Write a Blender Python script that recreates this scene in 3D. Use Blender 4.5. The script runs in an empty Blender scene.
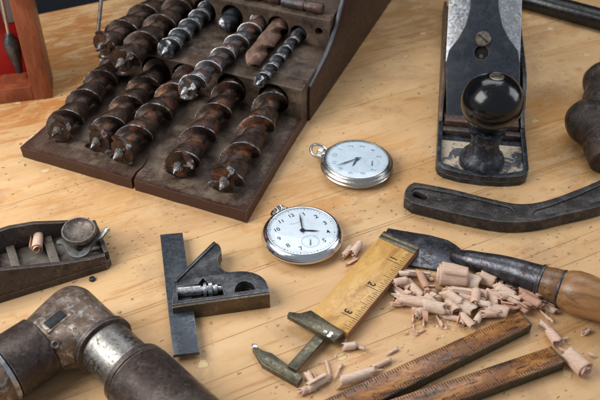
import bpy, bmesh, math, random
from mathutils import Vector, Matrix, noise
V = Vector
R = math.radians
random.seed(7)
scene = bpy.context.scene
scene.unit_settings.system = 'METRIC'
scene.unit_settings.scale_length = 0.01          # one unit is one centimetre
COL = scene.collection

# ------------------------------------------------------------------ camera geometry
EL = R(40.0); FPX = 800.0; CAMH = 34.5
CAMY = -CAMH / math.tan(EL)
CAM = V((0, CAMY, CAMH))
def ray(px, py):
    x = (px - 300) / FPX; y = (200 - py) / FPX
    return V((x, math.cos(EL) + y * math.sin(EL), -math.sin(EL) + y * math.cos(EL)))
def P(px, py, z=0.0):
    d = ray(px, py); t = (z - CAMH) / d.z
    return CAM + d * t
def onplane(px, py, p0, n):
    d = ray(px, py); t = (p0 - CAM).dot(n) / d.dot(n)
    return CAM + d * t
def proj(p):
    d = p - CAM
    dep = d.y * math.cos(EL) - d.z * math.sin(EL); up = d.y * math.sin(EL) + d.z * math.cos(EL)
    return 300 + FPX * d.x / dep, 200 - FPX * up / dep
def zfor(b, py):
    lo, hi = b.z, 30.0
    for _ in range(40):
        m = (lo + hi) / 2
        if proj(V((b.x, b.y, m)))[1] > py: lo = m
        else: hi = m
    return lo

# ------------------------------------------------------------------ node materials
class NT:
    def __init__(s, name):
        s.m = bpy.data.materials.new(name); s.m.use_nodes = True
        s.t = s.m.node_tree; s.t.nodes.clear()
        s.out = s.n('ShaderNodeOutputMaterial'); s.b = s.n('ShaderNodeBsdfPrincipled')
        s.l(s.b.outputs[0], s.out.inputs[0])
        tc = s.n('ShaderNodeTexCoord'); oi = s.n('ShaderNodeObjectInfo')
        mul = s.n('ShaderNodeMath', operation='MULTIPLY'); mul.inputs[1].default_value = 37.0
        s.l(oi.outputs['Random'], mul.inputs[0])
        add = s.n('ShaderNodeVectorMath', operation='ADD')
        s.l(tc.outputs['Object'], add.inputs[0]); s.l(mul.outputs[0], add.inputs[1])
        s.vec = add.outputs[0]; s.raw = tc.outputs['Object']
    def n(s, t, **k):
        x = s.t.nodes.new(t)
        for a, b in k.items(): setattr(x, a, b)
        return x
    def l(s, a, b): s.t.links.new(a, b)
    def scaled(s, sc, rot=None, raw=False):
        if sc is None: return s.raw if raw else s.vec
        mp = s.n('ShaderNodeMapping'); mp.inputs['Scale'].default_value = sc
        if rot: mp.inputs['Rotation'].default_value = rot
        s.l(s.raw if raw else s.vec, mp.inputs['Vector']); return mp.outputs[0]
    def noise(s, scale, detail=4, rough=.6, sc=None, dist=0, raw=False):
        if sc is not None and len(sc) == 4:
            x = s.n('ShaderNodeTexNoise'); x.inputs['Scale'].default_value = scale; x.inputs['Detail'].default_value = detail; x.inputs['Roughness'].default_value = rough; x.inputs['Distortion'].default_value = dist
            rt = s.n('ShaderNodeMapping', vector_type='TEXTURE'); rt.inputs['Rotation'].default_value = (0, 0, math.radians(sc[3])); s.l(s.vec, rt.inputs['Vector'])
            mp = s.n('ShaderNodeMapping'); mp.inputs['Scale'].default_value = sc[:3]; s.l(rt.outputs[0], mp.inputs['Vector']); s.l(mp.outputs[0], x.inputs['Vector']); return x.outputs['Fac']
        x = s.n('ShaderNodeTexNoise'); x.inputs['Scale'].default_value = scale
        x.inputs['Detail'].default_value = detail; x.inputs['Roughness'].default_value = rough
        x.inputs['Distortion'].default_value = dist
        s.l(s.scaled(sc, raw=raw), x.inputs['Vector']); return x.outputs['Fac']
    def ramp(s, f, lo, hi, a=0.0, b=1.0):
        x = s.n('ShaderNodeMapRange', interpolation_type='SMOOTHSTEP')
        x.inputs['From Min'].default_value = lo; x.inputs['From Max'].default_value = hi
        x.inputs['To Min'].default_value = a; x.inputs['To Max'].default_value = b
        s.l(f, x.inputs['Value']); return x.outputs[0]
    def mix(s, f, a, b):
        x = s.n('ShaderNodeMix', data_type='RGBA')
        s.l(f, x.inputs['Factor']) if not isinstance(f, float) else setattr(x.inputs['Factor'], 'default_value', f)
        for v, i in ((a, x.inputs['A']), (b, x.inputs['B'])):
            if isinstance(v, tuple): i.default_value = (*v, 1) if len(v) == 3 else v
            else: s.l(v, i)
        return x.outputs['Result']
    def mixf(s, f, a, b):
        x = s.n('ShaderNodeMix', data_type='FLOAT'); s.l(f, x.inputs[0])
        for v, i in ((a, x.inputs[2]), (b, x.inputs[3])):
            if isinstance(v, (int, float)): i.default_value = v
            else: s.l(v, i)
        return x.outputs[0]
    def math(s, op, a, b):
        x = s.n('ShaderNodeMath', operation=op)
        for v, i in ((a, x.inputs[0]), (b, x.inputs[1])):
            if isinstance(v, (int, float)): i.default_value = v
            else: s.l(v, i)
        return x.outputs[0]
    def bump(s, h, strength, dist, prev=None):
        x = s.n('ShaderNodeBump'); x.inputs['Strength'].default_value = strength
        x.inputs['Distance'].default_value = dist; s.l(h, x.inputs['Height'])
        if prev: s.l(prev, x.inputs['Normal'])
        return x.outputs[0]

def aged(name, c0, layers=(), rough=.5, metal=0.0, bumps=(), coat=0.0, rvar=.16, edge=None):
    """base colour plus noise layers (colour, scale, lo, hi, stretch, roughness, metallic)"""
    t = NT(name); col = t.mix(t.noise(1.3, 3), tuple(c * .82 for c in c0), tuple(min(1, c * 1.18) for c in c0))
    ro = t.ramp(t.noise(5, 5), .3, .7, max(.03, rough - rvar), min(1, rough + rvar)); me = None
    mt = metal
    for L in layers:
        c, scl, lo, hi = L[:4]; st = L[4] if len(L) > 4 else None
        if scl == 'wear':
            a = t.n('ShaderNodeAttribute'); a.attribute_name = 'wear'
            f = t.math('ADD', a.outputs['Fac'], t.math('MULTIPLY', t.math('SUBTRACT', t.noise(3.5, 5, .7), .5), 1.1))
            f = t.ramp(f, lo, hi)
        else: f = t.ramp(t.noise(scl, 6, .65, sc=st, dist=.4), lo, hi)
        col = t.mix(f, col, c)
        if len(L) > 5 and L[5] is not None: ro = t.mixf(f, ro, L[5])
        if len(L) > 6: mt = t.mixf(f, mt, L[6])
    if edge:
        bv = t.n('ShaderNodeBevel', samples=4); bv.inputs['Radius'].default_value = edge[1]
        ge = t.n('ShaderNodeNewGeometry'); dp = t.n('ShaderNodeVectorMath', operation='DOT_PRODUCT'); t.l(bv.outputs[0], dp.inputs[0]); t.l(ge.outputs['Normal'], dp.inputs[1])
        e = t.ramp(dp.outputs['Value'], .90, .995, 1, 0); f = t.math('MULTIPLY', e, t.ramp(t.noise(3.5, 5, .7), .36, .56, .12, 1))
        col = t.mix(f, col, edge[0]); ro = t.mixf(f, ro, .32)
    t.l(col, t.b.inputs['Base Color']); t.l(ro, t.b.inputs['Roughness'])
    if isinstance(mt, (int, float)): t.b.inputs['Metallic'].default_value = mt
    else: t.l(mt, t.b.inputs['Metallic'])
    pv = None
    for bs in bumps:
        pv = t.bump(t.noise(bs[0], 6, .65, sc=bs[3] if len(bs) > 3 else None), bs[1], bs[2], pv)
    if pv: t.l(pv, t.b.inputs['Normal'])
    if coat: t.b.inputs['Coat Weight'].default_value = coat; t.b.inputs['Coat Roughness'].default_value = .15
    return t.m

def bench_mat():
    t = NT('bench_wood')
    sep = t.n('ShaderNodeSeparateXYZ'); t.l(t.raw, sep.inputs[0])
    def M(op, a, b): return t.math(op, a, b)
    # plank seams: local y positions of the joints
    seams = BENCH_SEAMS
    wob = M('MULTIPLY', M('SUBTRACT', t.noise(.25, 2, raw=True), .5), .12)
    y = M('ADD', sep.outputs['Y'], wob)
    idx = None; gap = None
    for s in seams:
        st = M('GREATER_THAN', y, s)
        idx = st if idx is None else M('ADD', idx, st)
        d = t.n('ShaderNodeMath', operation='ABSOLUTE'); t.l(M('SUBTRACT', y, s), d.inputs[0])
        g = t.ramp(d.outputs[0], .006, .035, 1, 0)
        gap = g if gap is None else M('MAXIMUM', gap, g)
    gapn = M('MULTIPLY', gap, t.ramp(t.noise(.5, 3, raw=True, sc=(1, .1, 1)), .28, .6, .35, 1))
    wn = t.n('ShaderNodeTexWhiteNoise', noise_dimensions='1D'); t.l(M('ADD', idx, 3.3), wn.inputs['W'])
    # grain, offset per plank
    off = t.n('ShaderNodeCombineXYZ'); t.l(M('MULTIPLY', wn.outputs['Value'], 40), off.inputs[0]); t.l(M('MULTIPLY', wn.outputs['Value'], 17), off.inputs[2])
    ad = t.n('ShaderNodeVectorMath', operation='ADD'); t.l(t.raw, ad.inputs[0]); t.l(off.outputs[0], ad.inputs[1])
    def N(scale, sc, detail=5, rough=.6, dist=0):
        mp = t.n('ShaderNodeMapping'); mp.inputs['Scale'].default_value = sc; t.l(ad.outputs[0], mp.inputs['Vector'])
        x = t.n('ShaderNodeTexNoise'); x.inputs['Scale'].default_value = scale; x.inputs['Detail'].default_value = detail
        x.inputs['Roughness'].default_value = rough; x.inputs['Distortion'].default_value = dist
        t.l(mp.outputs[0], x.inputs['Vector']); return x.outputs['Fac']
    broad = N(.32, (.35, 1, 1), 3, .5, .6)
    col = t.mix(t.ramp(broad, .3, .72), (.56, .355, .165), (.69, .475, .26))
    col = t.mix(t.ramp(wn.outputs['Value'], 0, 1, 0, .6), col, (.60, .365, .175))
    ln = N(1.6, (.10, 2.6, 1), 7, .62, .9)                       # long growth rings
    col = t.mix(t.ramp(ln, .50, .74, 0, .26), col, (.48, .25, .095))
    fine = N(7, (.06, 3.2, 1), 4, .6)
    col = t.mix(t.ramp(fine, .52, .76, 0, .20), col, (.44, .24, .11))
    st = N(.42, (.45, 1.3, 1), 7, .66, 1.3)                       # amber stains
    col = t.mix(t.ramp(st, .53, .70, 0, .6), col, (.54, .255, .07))
    st2 = N(.5, (.25, 2.2, 1), 5, .6, .8); col = t.mix(t.ramp(st2, .57, .70, 0, .6), col, (.40, .17, .05))
    dirt = t.noise(.22, 6, .68, raw=True, dist=.5)
    col = t.mix(t.ramp(dirt, .48, .68, 0, .5), col, (.36, .21, .12))
    pale = t.noise(.5, 7, .72, raw=True, sc=(1, 1, 1), dist=.8)
    col = t.mix(t.ramp(pale, .60, .78, 0, .5), col, (.78, .58, .39))
    # short dark pits along the grain
    def vor(scale, sc, thr0, thr1, keep, jit):
        mp = t.n('ShaderNodeMapping'); mp.inputs['Scale'].default_value = sc; mp.inputs['Location'].default_value = (jit, jit * .7, 0)
        ws = t.n('ShaderNodeVectorMath', operation='ADD')
        nz = t.n('ShaderNodeTexNoise'); nz.inputs['Scale'].default_value = 2.6; nz.inputs['Detail'].default_value = 5; t.l(t.raw, nz.inputs['Vector'])
        sc2 = t.n('ShaderNodeVectorMath', operation='SCALE'); t.l(nz.outputs['Color'], sc2.inputs[0]); sc2.inputs['Scale'].default_value = .62
        t.l(t.raw, ws.inputs[0]); t.l(sc2.outputs[0], ws.inputs[1]); t.l(ws.outputs[0], mp.inputs['Vector'])
        v = t.n('ShaderNodeTexVoronoi', voronoi_dimensions='2D'); v.inputs['Scale'].default_value = scale; t.l(mp.outputs[0], v.inputs['Vector'])
        f = t.ramp(v.outputs['Distance'], thr0, thr1, 1, 0)
        cs = t.n('ShaderNodeSeparateXYZ'); t.l(v.outputs['Color'], cs.inputs[0])
        k = M('LESS_THAN', cs.outputs[0], keep)
        return M('MULTIPLY', f, k)
    zone = t.ramp(t.noise(.16, 2, raw=True), .36, .58)
    pit = M('MULTIPLY', vor(.85, (.75, 1.6, 1), .02, .11, .42, 0), zone)
    pit2 = M('MULTIPLY', vor(2.6, (.5, 1.3, 1), .06, .16, .42, 5.2), t.ramp(t.noise(.21, 3, raw=True), .44, .6))
    pit = M('MAXIMUM', pit, M('MULTIPLY', pit2, .8))
    col = t.mix(M('MULTIPLY', pit, .82), col, (.14, .07, .032))
    halo = vor(.55, (.7, 1.0, 1), .05, .22, .22, 2.1)
    col = t.mix(M('MULTIPLY', halo, .35), col, (.40, .17, .05))
    # old spills that stained whole areas of the boards
    for (sx, sy, sr, amt, c_) in ((-19, 17, 14, .95, (.42, .17, .045)), (-11, 26, 8, .6, (.30, .15, .06)), (3, 22, 8, .7, (.44, .22, .085)), (0, -1, 5, .6, (.52, .24, .06)), (19, 8, 7, .7, (.50, .23, .06)), (-14, 2, 6, .6, (.50, .25, .08)), (15, 27, 10, .7, (.36, .19, .08)), (6, 4, 5, .6, (.55, .27, .08))):
        ca, sa = math.cos(-BA), math.sin(-BA); lx, ly_ = ca * sx - sa * sy, sa * sx + ca * sy
        sb = t.n('ShaderNodeVectorMath', operation='DISTANCE'); t.l(t.raw, sb.inputs[0]); sb.inputs[1].default_value = (lx, ly_, 0)
        near = t.ramp(sb.outputs['Value'], sr * .5, sr * 1.35, 1, 0)
        f = t.ramp(M('ADD', M('MULTIPLY', near, .22), M('MULTIPLY', M('ADD', t.noise(.42, 8, .72, raw=True, sc=(.6, 1.5, 1), dist=1.2), M('MULTIPLY', ln, .45)), .60)), 0.565, .71)
        col = t.mix(M('MULTIPLY', M('MULTIPLY', f, near), amt), col, c_)
    glue = vor(.36, (.8, 1.0, 1), .07, .10, .11, 8.7)            # drops of dried glue
    glue2 = vor(.36, (.8, 1.0, 1), .09, .12, .11, 8.7)
    col = t.mix(M('MULTIPLY', glue2, .55), col, (.36, .20, .09))
    col = t.mix(M('MULTIPLY', glue, .8), col, (.70, .53, .30))
    # scratches
    for k, (rz, thr) in enumerate(((1.0, .72), (-.35, .73), (2.1, .74))):
        sc = t.n('ShaderNodeTexNoise'); sc.inputs['Scale'].default_value = 2.0; sc.inputs['Detail'].default_value = 2
        t.l(t.scaled((.12, 7, 1), (0, 0, rz), raw=True), sc.inputs['Vector'])
        col = t.mix(t.ramp(sc.outputs['Fac'], thr, thr + .05, 0, .3), col, (.36, .20, .10))
    col = t.mix(M('MULTIPLY', gapn, .6), col, (.20, .095, .04))
    t.l(col, t.b.inputs['Base Color'])
    t.l(t.ramp(st, .3, .75, .48, .34), t.b.inputs['Roughness'])
    t.b.inputs['Specular IOR Level'].default_value = .35
    h = M('ADD', M('MULTIPLY', fine, .3), M('MULTIPLY', ln, .25))
    h = M('SUBTRACT', h, M('MULTIPLY', pit, .9)); h = M('SUBTRACT', h, M('MULTIPLY', gapn, .8)); h = M('ADD', h, M('MULTIPLY', glue, .6))
    t.l(t.bump(h, .7, .05), t.b.inputs['Normal'])
    return t.m

def auger_mat(name, dark, rust, rustamt, bright, wlo, rough=.42, bs=1.0):
    t = NT(name)
    col = t.mix(t.ramp(t.noise(1.8, 5), .35, .65), dark, tuple(c * 1.9 for c in dark))
    r1 = t.ramp(t.noise(.9, 6, .7, dist=.5), 1 - rustamt - .08, 1 - rustamt + .14)
    col = t.mix(r1, col, rust)
    sp = t.ramp(t.noise(9, 4, .7), .60, .72, 0, .7); col = t.mix(sp, col, (.05, .022, .012))
    a = t.n('ShaderNodeAttribute'); a.attribute_name = 'wear'
    f = t.math('ADD', a.outputs['Fac'], t.math('MULTIPLY', t.math('SUBTRACT', t.noise(2.6, 6, .75), .5), 1.5))
    f = t.ramp(f, wlo, wlo + .28)
    col = t.mix(f, col, bright); t.l(col, t.b.inputs['Base Color'])
    t.l(t.mixf(r1, t.mixf(f, .55, .92), .35), t.b.inputs['Metallic'])
    t.l(t.mixf(f, t.ramp(t.noise(6, 5), .3, .7, rough - .1, rough + .2), .26), t.b.inputs['Roughness'])
    t.l(t.bump(t.noise(11, 6, .7), .7 * bs, .04, t.bump(t.noise(2.4, 4, .6), .5 * bs, .10)), t.b.inputs['Normal'])
    return t.m

BA = R(26.6)
def bench_y(px, py):
    p = P(px, py); return -math.sin(BA) * p.x + math.cos(BA) * p.y
BENCH_SEAMS = sorted([bench_y(115, 380), bench_y(136, 310), bench_y(548, 124), bench_y(82, 80), bench_y(255, 391),
                      bench_y(400, 300) - .5, bench_y(340, 110), bench_y(82, 80) + 4.6, bench_y(548, 124) - 4.4,])
M = {}
M['bench'] = bench_mat()
M['backdrop'] = aged('navy_cloth', (.006, .008, .014), rough=.9)
M['walnut'] = aged('worn_board', (.070, .040, .026), [((.175, .135, .092), .45, .44, .64), ((.15, .105, .07), 4, .5, .72, (.25, 3, 1, 71)), ((.030, .014, .010), .8, .53, .68), ((.30, .25, .18), 8, .66, .78), ((.042, .014, .009), 'wear', .40, .9, None, .38), ((.12, .075, .05), 5, .62, .72, (.6, .6, 3)), ((.02, .012, .01), 3, .63, .70)], rough=.52, bumps=[(5, .8, .07, (.25, 3, 1, 71)), (1.2, .5, .1), (22, .4, .02)], edge=((.17, .065, .045), .10))
M['cheek'] = aged('oxblood_board', (.022, .007, .0065), [((.048, .014, .011), 1.0, .45, .7), ((.012, .006, .006), 3, .55, .7, (.3, 2, 2)), ((.04, .044, .05), 'wear', .6, .95, None, .4)], rough=.44, bumps=[(5, .45, .03, (.3, 2, 2)), (1, .3, .08)])
M['tier'] = aged('tier_wood', (.060, .037, .024), [((.125, .088, .058), .5, .46, .66), ((.15, .10, .065), 5, .52, .75, (.25, 3, 1, 71)), ((.022, .013, .009), .9, .48, .66), ((.34, .22, .10), 9, .72, .82)], rough=.58, bumps=[(6, .6, .06, (.25, 3, 1, 71)), (1.4, .5, .1), (20, .4, .02)], edge=((.17, .12, .08), .08))
M['dark'] = aged('recess_shade', (.008, .007, .006), rough=.9)  # near-black colour standing in for shade inside holes and slots
M['aug_brown'] = auger_mat('auger_brown', (.034, .021, .016), (.17, .078, .042), .42, (.42, .40, .39), .74, .27)
M['aug_rust'] = auger_mat('auger_rust', (.032, .021, .016), (.23, .080, .034), .44, (.42, .43, .45), .72, .27)
M['aug_steel'] = auger_mat('auger_steel', (.050, .048, .050), (.14, .060, .035), .46, (.62, .62, .64), .42, .28)
M['aug_bright'] = auger_mat('auger_bright', (.050, .051, .056), (.08, .055, .045), .25, (.72, .73, .76), .36, .25)
M['twist_rust'] = auger_mat('twist_rust', (.15, .095, .07), (.27, .15, .105), .5, (.50, .44, .40), .66, .42, .35)
M['aug_dark'] = auger_mat('auger_dark', (.02, .022, .026), (.03, .025, .022), .3, (.5, .5, .52), .85, .3)
M['steel_worn'] = aged('worn_steel', (.55, .56, .58), [((.24, .23, .22), 1.4, .50, .66, None, .5, .8), ((.07, .06, .055), 6, .60, .70, None, .7, .3)], rough=.30, metal=1.0, bumps=[(12, .4, .02)])
M['chrome'] = aged('chrome', (.70, .71, .73), [((.50, .50, .50), 3, .56, .70, None, .30)], rough=.17, metal=1.0, rvar=.06, bumps=[(1.6, .05, .02), (18, .12, .006)])
M['nickel'] = aged('nickel', (.50, .49, .47), [((.34, .32, .29), 3, .50, .68, None, .42)], rough=.31, metal=1.0, rvar=.06, bumps=[(9, .12, .01)])
M['dial'] = aged('enamel_dial', (.60, .69, .77), [((.52, .62, .71), 1.5, .5, .75), ((.45, .50, .54), 12, .68, .8)], rough=.35)
M['dial2'] = aged('enamel_dial_blue', (.54, .65, .74), [((.46, .57, .67), 1.5, .5, .75), ((.40, .46, .50), 10, .66, .8)], rough=.4)
M['ink'] = aged('black_ink', (.010, .011, .014), rough=.75)
M['ink_grey'] = aged('grey_ink', (.22, .27, .33), rough=.5)
M['ink_mid'] = aged('mid_ink', (.055, .065, .08), rough=.5)
M['japan'] = aged('black_japanning', (.014, .017, .023), [((.050, .060, .076), 1.2, .46, .66), ((.30, .28, .26), 7, .62, .72, None, .45, .6), ((.085, .055, .040), 3, .60, .70)], rough=.36, bumps=[(9, .6, .03), (2, .3, .05)], metal=.25, edge=((.26, .24, .22), .07))
M['cap_black'] = aged('lever_cap_enamel', (.013, .017, .025), [((.026, .032, .042), 1.0, .45, .66), ((.10, .07, .05), 3.0, .64, .74), ((.15, .15, .15), 8, .68, .78)], rough=.48, bumps=[(14, .4, .02), (3, .2, .03)], metal=0, edge=((.20, .16, .13), .07))
M['cap_black'].node_tree.nodes['Principled BSDF'].inputs['Specular IOR Level'].default_value = .3
M['knob'] = aged('knob_gloss', (.004, .0045, .006), [((.05, .048, .045), 5, .66, .74, None, .5), ((.16, .15, .14), 9, .70, .76, None, .6)], rough=.17, rvar=.06, bumps=[(9, .14, .02), (2, .08, .04)])
M['knob'].node_tree.nodes['Principled BSDF'].inputs['Specular IOR Level'].default_value = .46
M['knob_base'] = aged('knob_worn', (.014, .016, .022), [((.09, .10, .12), 2.5, .48, .7, None, .5), ((.28, .27, .25), 9, .64, .75)], rough=.38, bumps=[(8, .4, .04)])
M['toebed'] = aged('dusty_bed', (.42, .34, .25), [((.55, .46, .34), 1.3, .45, .7), ((.05, .055, .065), .7, .52, .57, None, .5), ((.13, .13, .13), 2.6, .54, .64)], rough=.7, bumps=[(6, .5, .05)])
M['brownscrew'] = aged('brown_screw', (.16, .13, .10), [((.26, .23, .19), 2, .48, .66), ((.07, .05, .04), 6, .56, .68)], rough=.4, metal=.6, bumps=[(12, .4, .02)])
M['iron_bar'] = aged('brown_bar', (.09, .055, .045), [((.16, .11, .09), 3, .5, .7)], rough=.5, metal=.5, bumps=[(10, .4, .02)])
M['cast'] = aged('cast_iron', (.030, .027, .026), [((.085, .078, .073), .9, .44, .64), ((.085, .052, .038), 2.2, .56, .68), ((.24, .23, .22), 9, .62, .72, None, .35, .8), ((.010, .010, .010), 4, .58, .68)], rough=.36, metal=.45, bumps=[(6, .8, .06), (24, .5, .02)], edge=((.20, .19, .18), .09))
M['rusty'] = aged('rusty_iron', (.045, .033, .029), [((.090, .060, .045), .9, .46, .60), ((.024, .020, .019), 1.7, .50, .62), ((.26, .24, .22), 6, .60, .72, None, .35, .9), ((.12, .08, .06), 14, .58, .7)], rough=.40, metal=.5, bumps=[(5, .7, .07), (20, .5, .03)])
M['rust_head'] = aged('rusted_chrome', (.125, .090, .068), [((.18, .125, .095), 1.5, .42, .6, None, .5, .4), ((.42, .40, .37), 2.4, .49, .66, None, .34, .9), ((.065, .043, .033), 5, .55, .66, None, .55, .3)], rough=.36, metal=.55, bumps=[(8, .5, .03), (24, .4, .02)])
M['rust_cap'] = aged('rusty_cap', (.12, .095, .08), [((.20, .175, .15), 1.6, .44, .62), ((.06, .035, .028), 2.4, .52, .66), ((.48, .45, .41), 6, .60, .72, None, .4, .8)], rough=.42, metal=.5, bumps=[(8, .6, .04), (22, .3, .02)], edge=((.40, .37, .34), .08))
M['tube'] = aged('worn_chrome_tube', (.27, .265, .25), [((.17, .155, .14), 1.1, .48, .64, None, .5), ((.10, .07, .05), 3.5, .56, .66, None, .6, .4), ((.05, .035, .03), 11, .62, .70, None, .6, .2)], rough=.40, metal=1.0, bumps=[(9, .35, .03)])
M['barrel'] = aged('barrel_brown', (.060, .045, .040), [((.105, .082, .072), 1.2, .45, .62), ((.26, .24, .22), 2.6, .60, .74, None, .35, .9), ((.035, .026, .023), 6, .54, .66)], rough=.38, metal=.6, bumps=[(9, .5, .03), (30, .4, .02)], edge=((.30, .27, .24), .08))
M['gun'] = aged('gun_steel', (.045, .047, .053), [((.095, .097, .105), 1.2, .44, .64), ((.10, .07, .05), 4, .58, .70), ((.30, .30, .30), 10, .63, .73, None, .3, .9)], rough=.34, metal=.65, bumps=[(7, .5, .03), (22, .3, .02)], edge=((.36, .36, .37), .07))
M['blade'] = aged('square_blade', (.060, .072, .088), [((.10, .11, .125), 1.1, .45, .7), ((.11, .095, .075), .7, .55, .75), ((.03, .03, .032), 6, .6, .72)], rough=.42, metal=.6, bumps=[(14, .2, .01)], edge=((.26,.28,.30), .05))
M['sq_side'] = aged('square_side', (.105, .082, .060), [((.16, .13, .095), 1.4, .5, .7), ((.05, .04, .034), 5, .58, .7)], rough=.36, metal=.7, bumps=[(14, .25, .02)], edge=((.34,.29,.22), .05))
M['brass'] = aged('dull_brass', (.145, .125, .082), [((.085, .080, .060), 1.3, .42, .64), ((.21, .17, .095), 2.5, .60, .76), ((.06, .05, .035), 9, .62, .73)], rough=.36, metal=.7, bumps=[(12, .3, .02)], edge=((.36, .31, .20), .05))
M['boxwood'] = aged('boxwood', (.54, .305, .085), [((.64, .39, .13), 1.2, .45, .65, (.5, 1.6, 1, 50)), ((.40, .19, .05), .9, .50, .68, (.5, 1.6, 1, 50)), ((.30, .155, .05), 9, .60, .74, (.2, 2, 1, 50)), ((.20, .11, .05), 2, .66, .78)], rough=.34, bumps=[(10, .3, .02)])
M['boxwood_side'] = aged('boxwood_edge', (.26, .105, .060), [((.16, .06, .035), 2, .5, .7)], rough=.45)
M['rulewood'] = aged('old_rule_wood', (.20, .075, .020), [((.40, .17, .042), .7, .46, .60, (.45, 1.8, 1, 20)), ((.055, .026, .012), 1.2, .52, .62, (.4, 2.2, 1, 20)), ((.025, .014, .010), 6, .58, .66, (.6, 1.5, 1, 20)), ((.55, .32, .13), 9, .70, .78)], rough=.30, bumps=[(10, .4, .02), (2, .2, .03)])
M['rule_edge'] = aged('tarnished_edge', (.060, .052, .036), [((.035, .028, .02), 2, .48, .66), ((.13, .11, .075), 6, .62, .75)], rough=.42, metal=.5, bumps=[(12, .4, .02)], edge=((.22,.18,.11), .05))
M['blue_steel'] = aged('chisel_steel', (.065, .068, .080), [((.16, .16, .175), .7, .46, .64, None, .28), ((.050, .036, .034), 1.3, .50, .64, None, .45), ((.11, .065, .05), 5, .60, .70, None, .6, .4), ((.36, .36, .37), 12, .66, .75)], rough=.26, metal=.8, bumps=[(7, .4, .04), (22, .3, .02)])
M['handle_wood'] = aged('handle_wood', (.27, .135, .050), [((.36, .19, .078), 1.0, .42, .68, (.35, 2.2, 2.2, -17)), ((.17, .080, .032), 1.0, .48, .74, (.35, 2.0, 2.0, -17)), ((.16, .08, .036), 9, .62, .76, (.3, 2, 2, -17)), ((.50, .34, .19), 7, .70, .80)], rough=.25, bumps=[(7, .5, .03, (.3, 2, 2, -17)), (1.5, .3, .05)])
M['ferrule'] = aged('ferrule_wood', (.17, .085, .035), [((.27, .15, .065), 1.4, .5, .66), ((.07, .036, .018), 4, .52, .68)], rough=.32, bumps=[(9, .5, .03)])
M['mahogany'] = aged('mahogany', (.20, .048, .020), [((.29, .082, .034), 1.0, .45, .66, (1, 1, .3)), ((.11, .028, .014), 4, .55, .72, (2, 2, .3))], rough=.42, bumps=[(9, .3, .02, (2, 2, .3))], edge=((.38,.13,.06), .08))
M['red'] = aged('red_lining', (.40, .010, .010), [((.22, .005, .006), .8, .5, .7)], rough=.5)
M['greyplate'] = aged('grey_plate', (.19, .20, .22), rough=.4, metal=.4)
M['blackfoam'] = aged('black_pad', (.012, .011, .012), rough=.7)
M['planeiron'] = aged('plane_body_iron', (.055, .042, .038), [((.10, .075, .062), 1.2, .45, .66), ((.030, .024, .024), 2.4, .52, .66), ((.20, .175, .15), 7, .62, .74, None, .5, .5)], rough=.48, metal=.4, bumps=[(7, .6, .06), (22, .4, .02)], edge=((.26,.23,.20), .08))
M['planefloor'] = aged('plane_floor', (.14, .12, .10), [((.075, .055, .048), 1.1, .46, .6), ((.24, .21, .17), 4, .6, .72)], rough=.55, metal=.3, bumps=[(8, .5, .04)], edge=((.30,.27,.23), .06))
M['lever'] = aged('lever_grey', (.17, .18, .165), [((.10, .10, .09), 2.5, .50, .66), ((.30, .31, .29), 6, .60, .74)], rough=.40, metal=.5, bumps=[(10, .4, .02)], edge=((.38, .39, .36), .05))
M['plane_brown'] = aged('plane_side_brown', (.10, .065, .045), [((.16, .115, .085), 1.4, .5, .7), ((.045, .032, .026), 4, .55, .7)], rough=.45, metal=.4, bumps=[(9, .3, .02)], edge=((.26,.20,.15), .06))
def shaving_mat(name, c):
    t = NT(name); f = t.ramp(t.noise(3, 5, .6, sc=(.5, 4, 4)), .35, .7)
    col = t.mix(f, c, tuple(x * .78 for x in c)); col = t.mix(t.ramp(t.noise(1.5, 3), .55, .72, 0, .6), col, (.80, .50, .32))
    t.l(col, t.b.inputs['Base Color']); t.b.inputs['Roughness'].default_value = .62
    t.b.inputs['Specular IOR Level'].default_value = .3; tr = t.n('ShaderNodeBsdfTranslucent'); t.l(col, tr.inputs[0])
    mx = t.n('ShaderNodeMixShader'); mx.inputs[0].default_value = .38
    t.l(t.b.outputs[0], mx.inputs[1]); t.l(tr.outputs[0], mx.inputs[2]); t.l(mx.outputs[0], t.out.inputs[0])
    t.l(t.bump(t.noise(9, 4, .6, sc=(.3, 5, 5)), .3, .015), t.b.inputs['Normal'])
    return t.m
M['shave'] = shaving_mat('pink_shaving', (.93, .71, .56)); M['shave2'] = shaving_mat('cream_shaving', (.94, .78, .64)); M['shave3'] = shaving_mat('russet_shaving', (.80, .50, .36))
def crystal():
    m = bpy.data.materials.new('crystal'); m.use_nodes = True; t = m.node_tree; t.nodes.clear()
    o = t.nodes.new('ShaderNodeOutputMaterial'); a = t.nodes.new('ShaderNodeBsdfTransparent'); g = t.nodes.new('ShaderNodeBsdfGlossy'); g.inputs['Roughness'].default_value = .04
    lw = t.nodes.new('ShaderNodeLayerWeight'); lw.inputs[0].default_value = .5; pw = t.nodes.new('ShaderNodeMath'); pw.operation = 'POWER'; pw.inputs[1].default_value = 5; t.links.new(lw.outputs['Facing'], pw.inputs[0]); f = t.nodes.new('ShaderNodeMath'); f.operation = 'MULTIPLY_ADD'; f.inputs[1].default_value = .8; f.inputs[2].default_value = .035; t.links.new(pw.outputs[0], f.inputs[0]); x = t.nodes.new('ShaderNodeMixShader')
    t.links.new(f.outputs[0], x.inputs[0]); t.links.new(a.outputs[0], x.inputs[1]); t.links.new(g.outputs[0], x.inputs[2]); t.links.new(x.outputs[0], o.inputs[0])
    return m
M['crystal'] = crystal()

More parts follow.
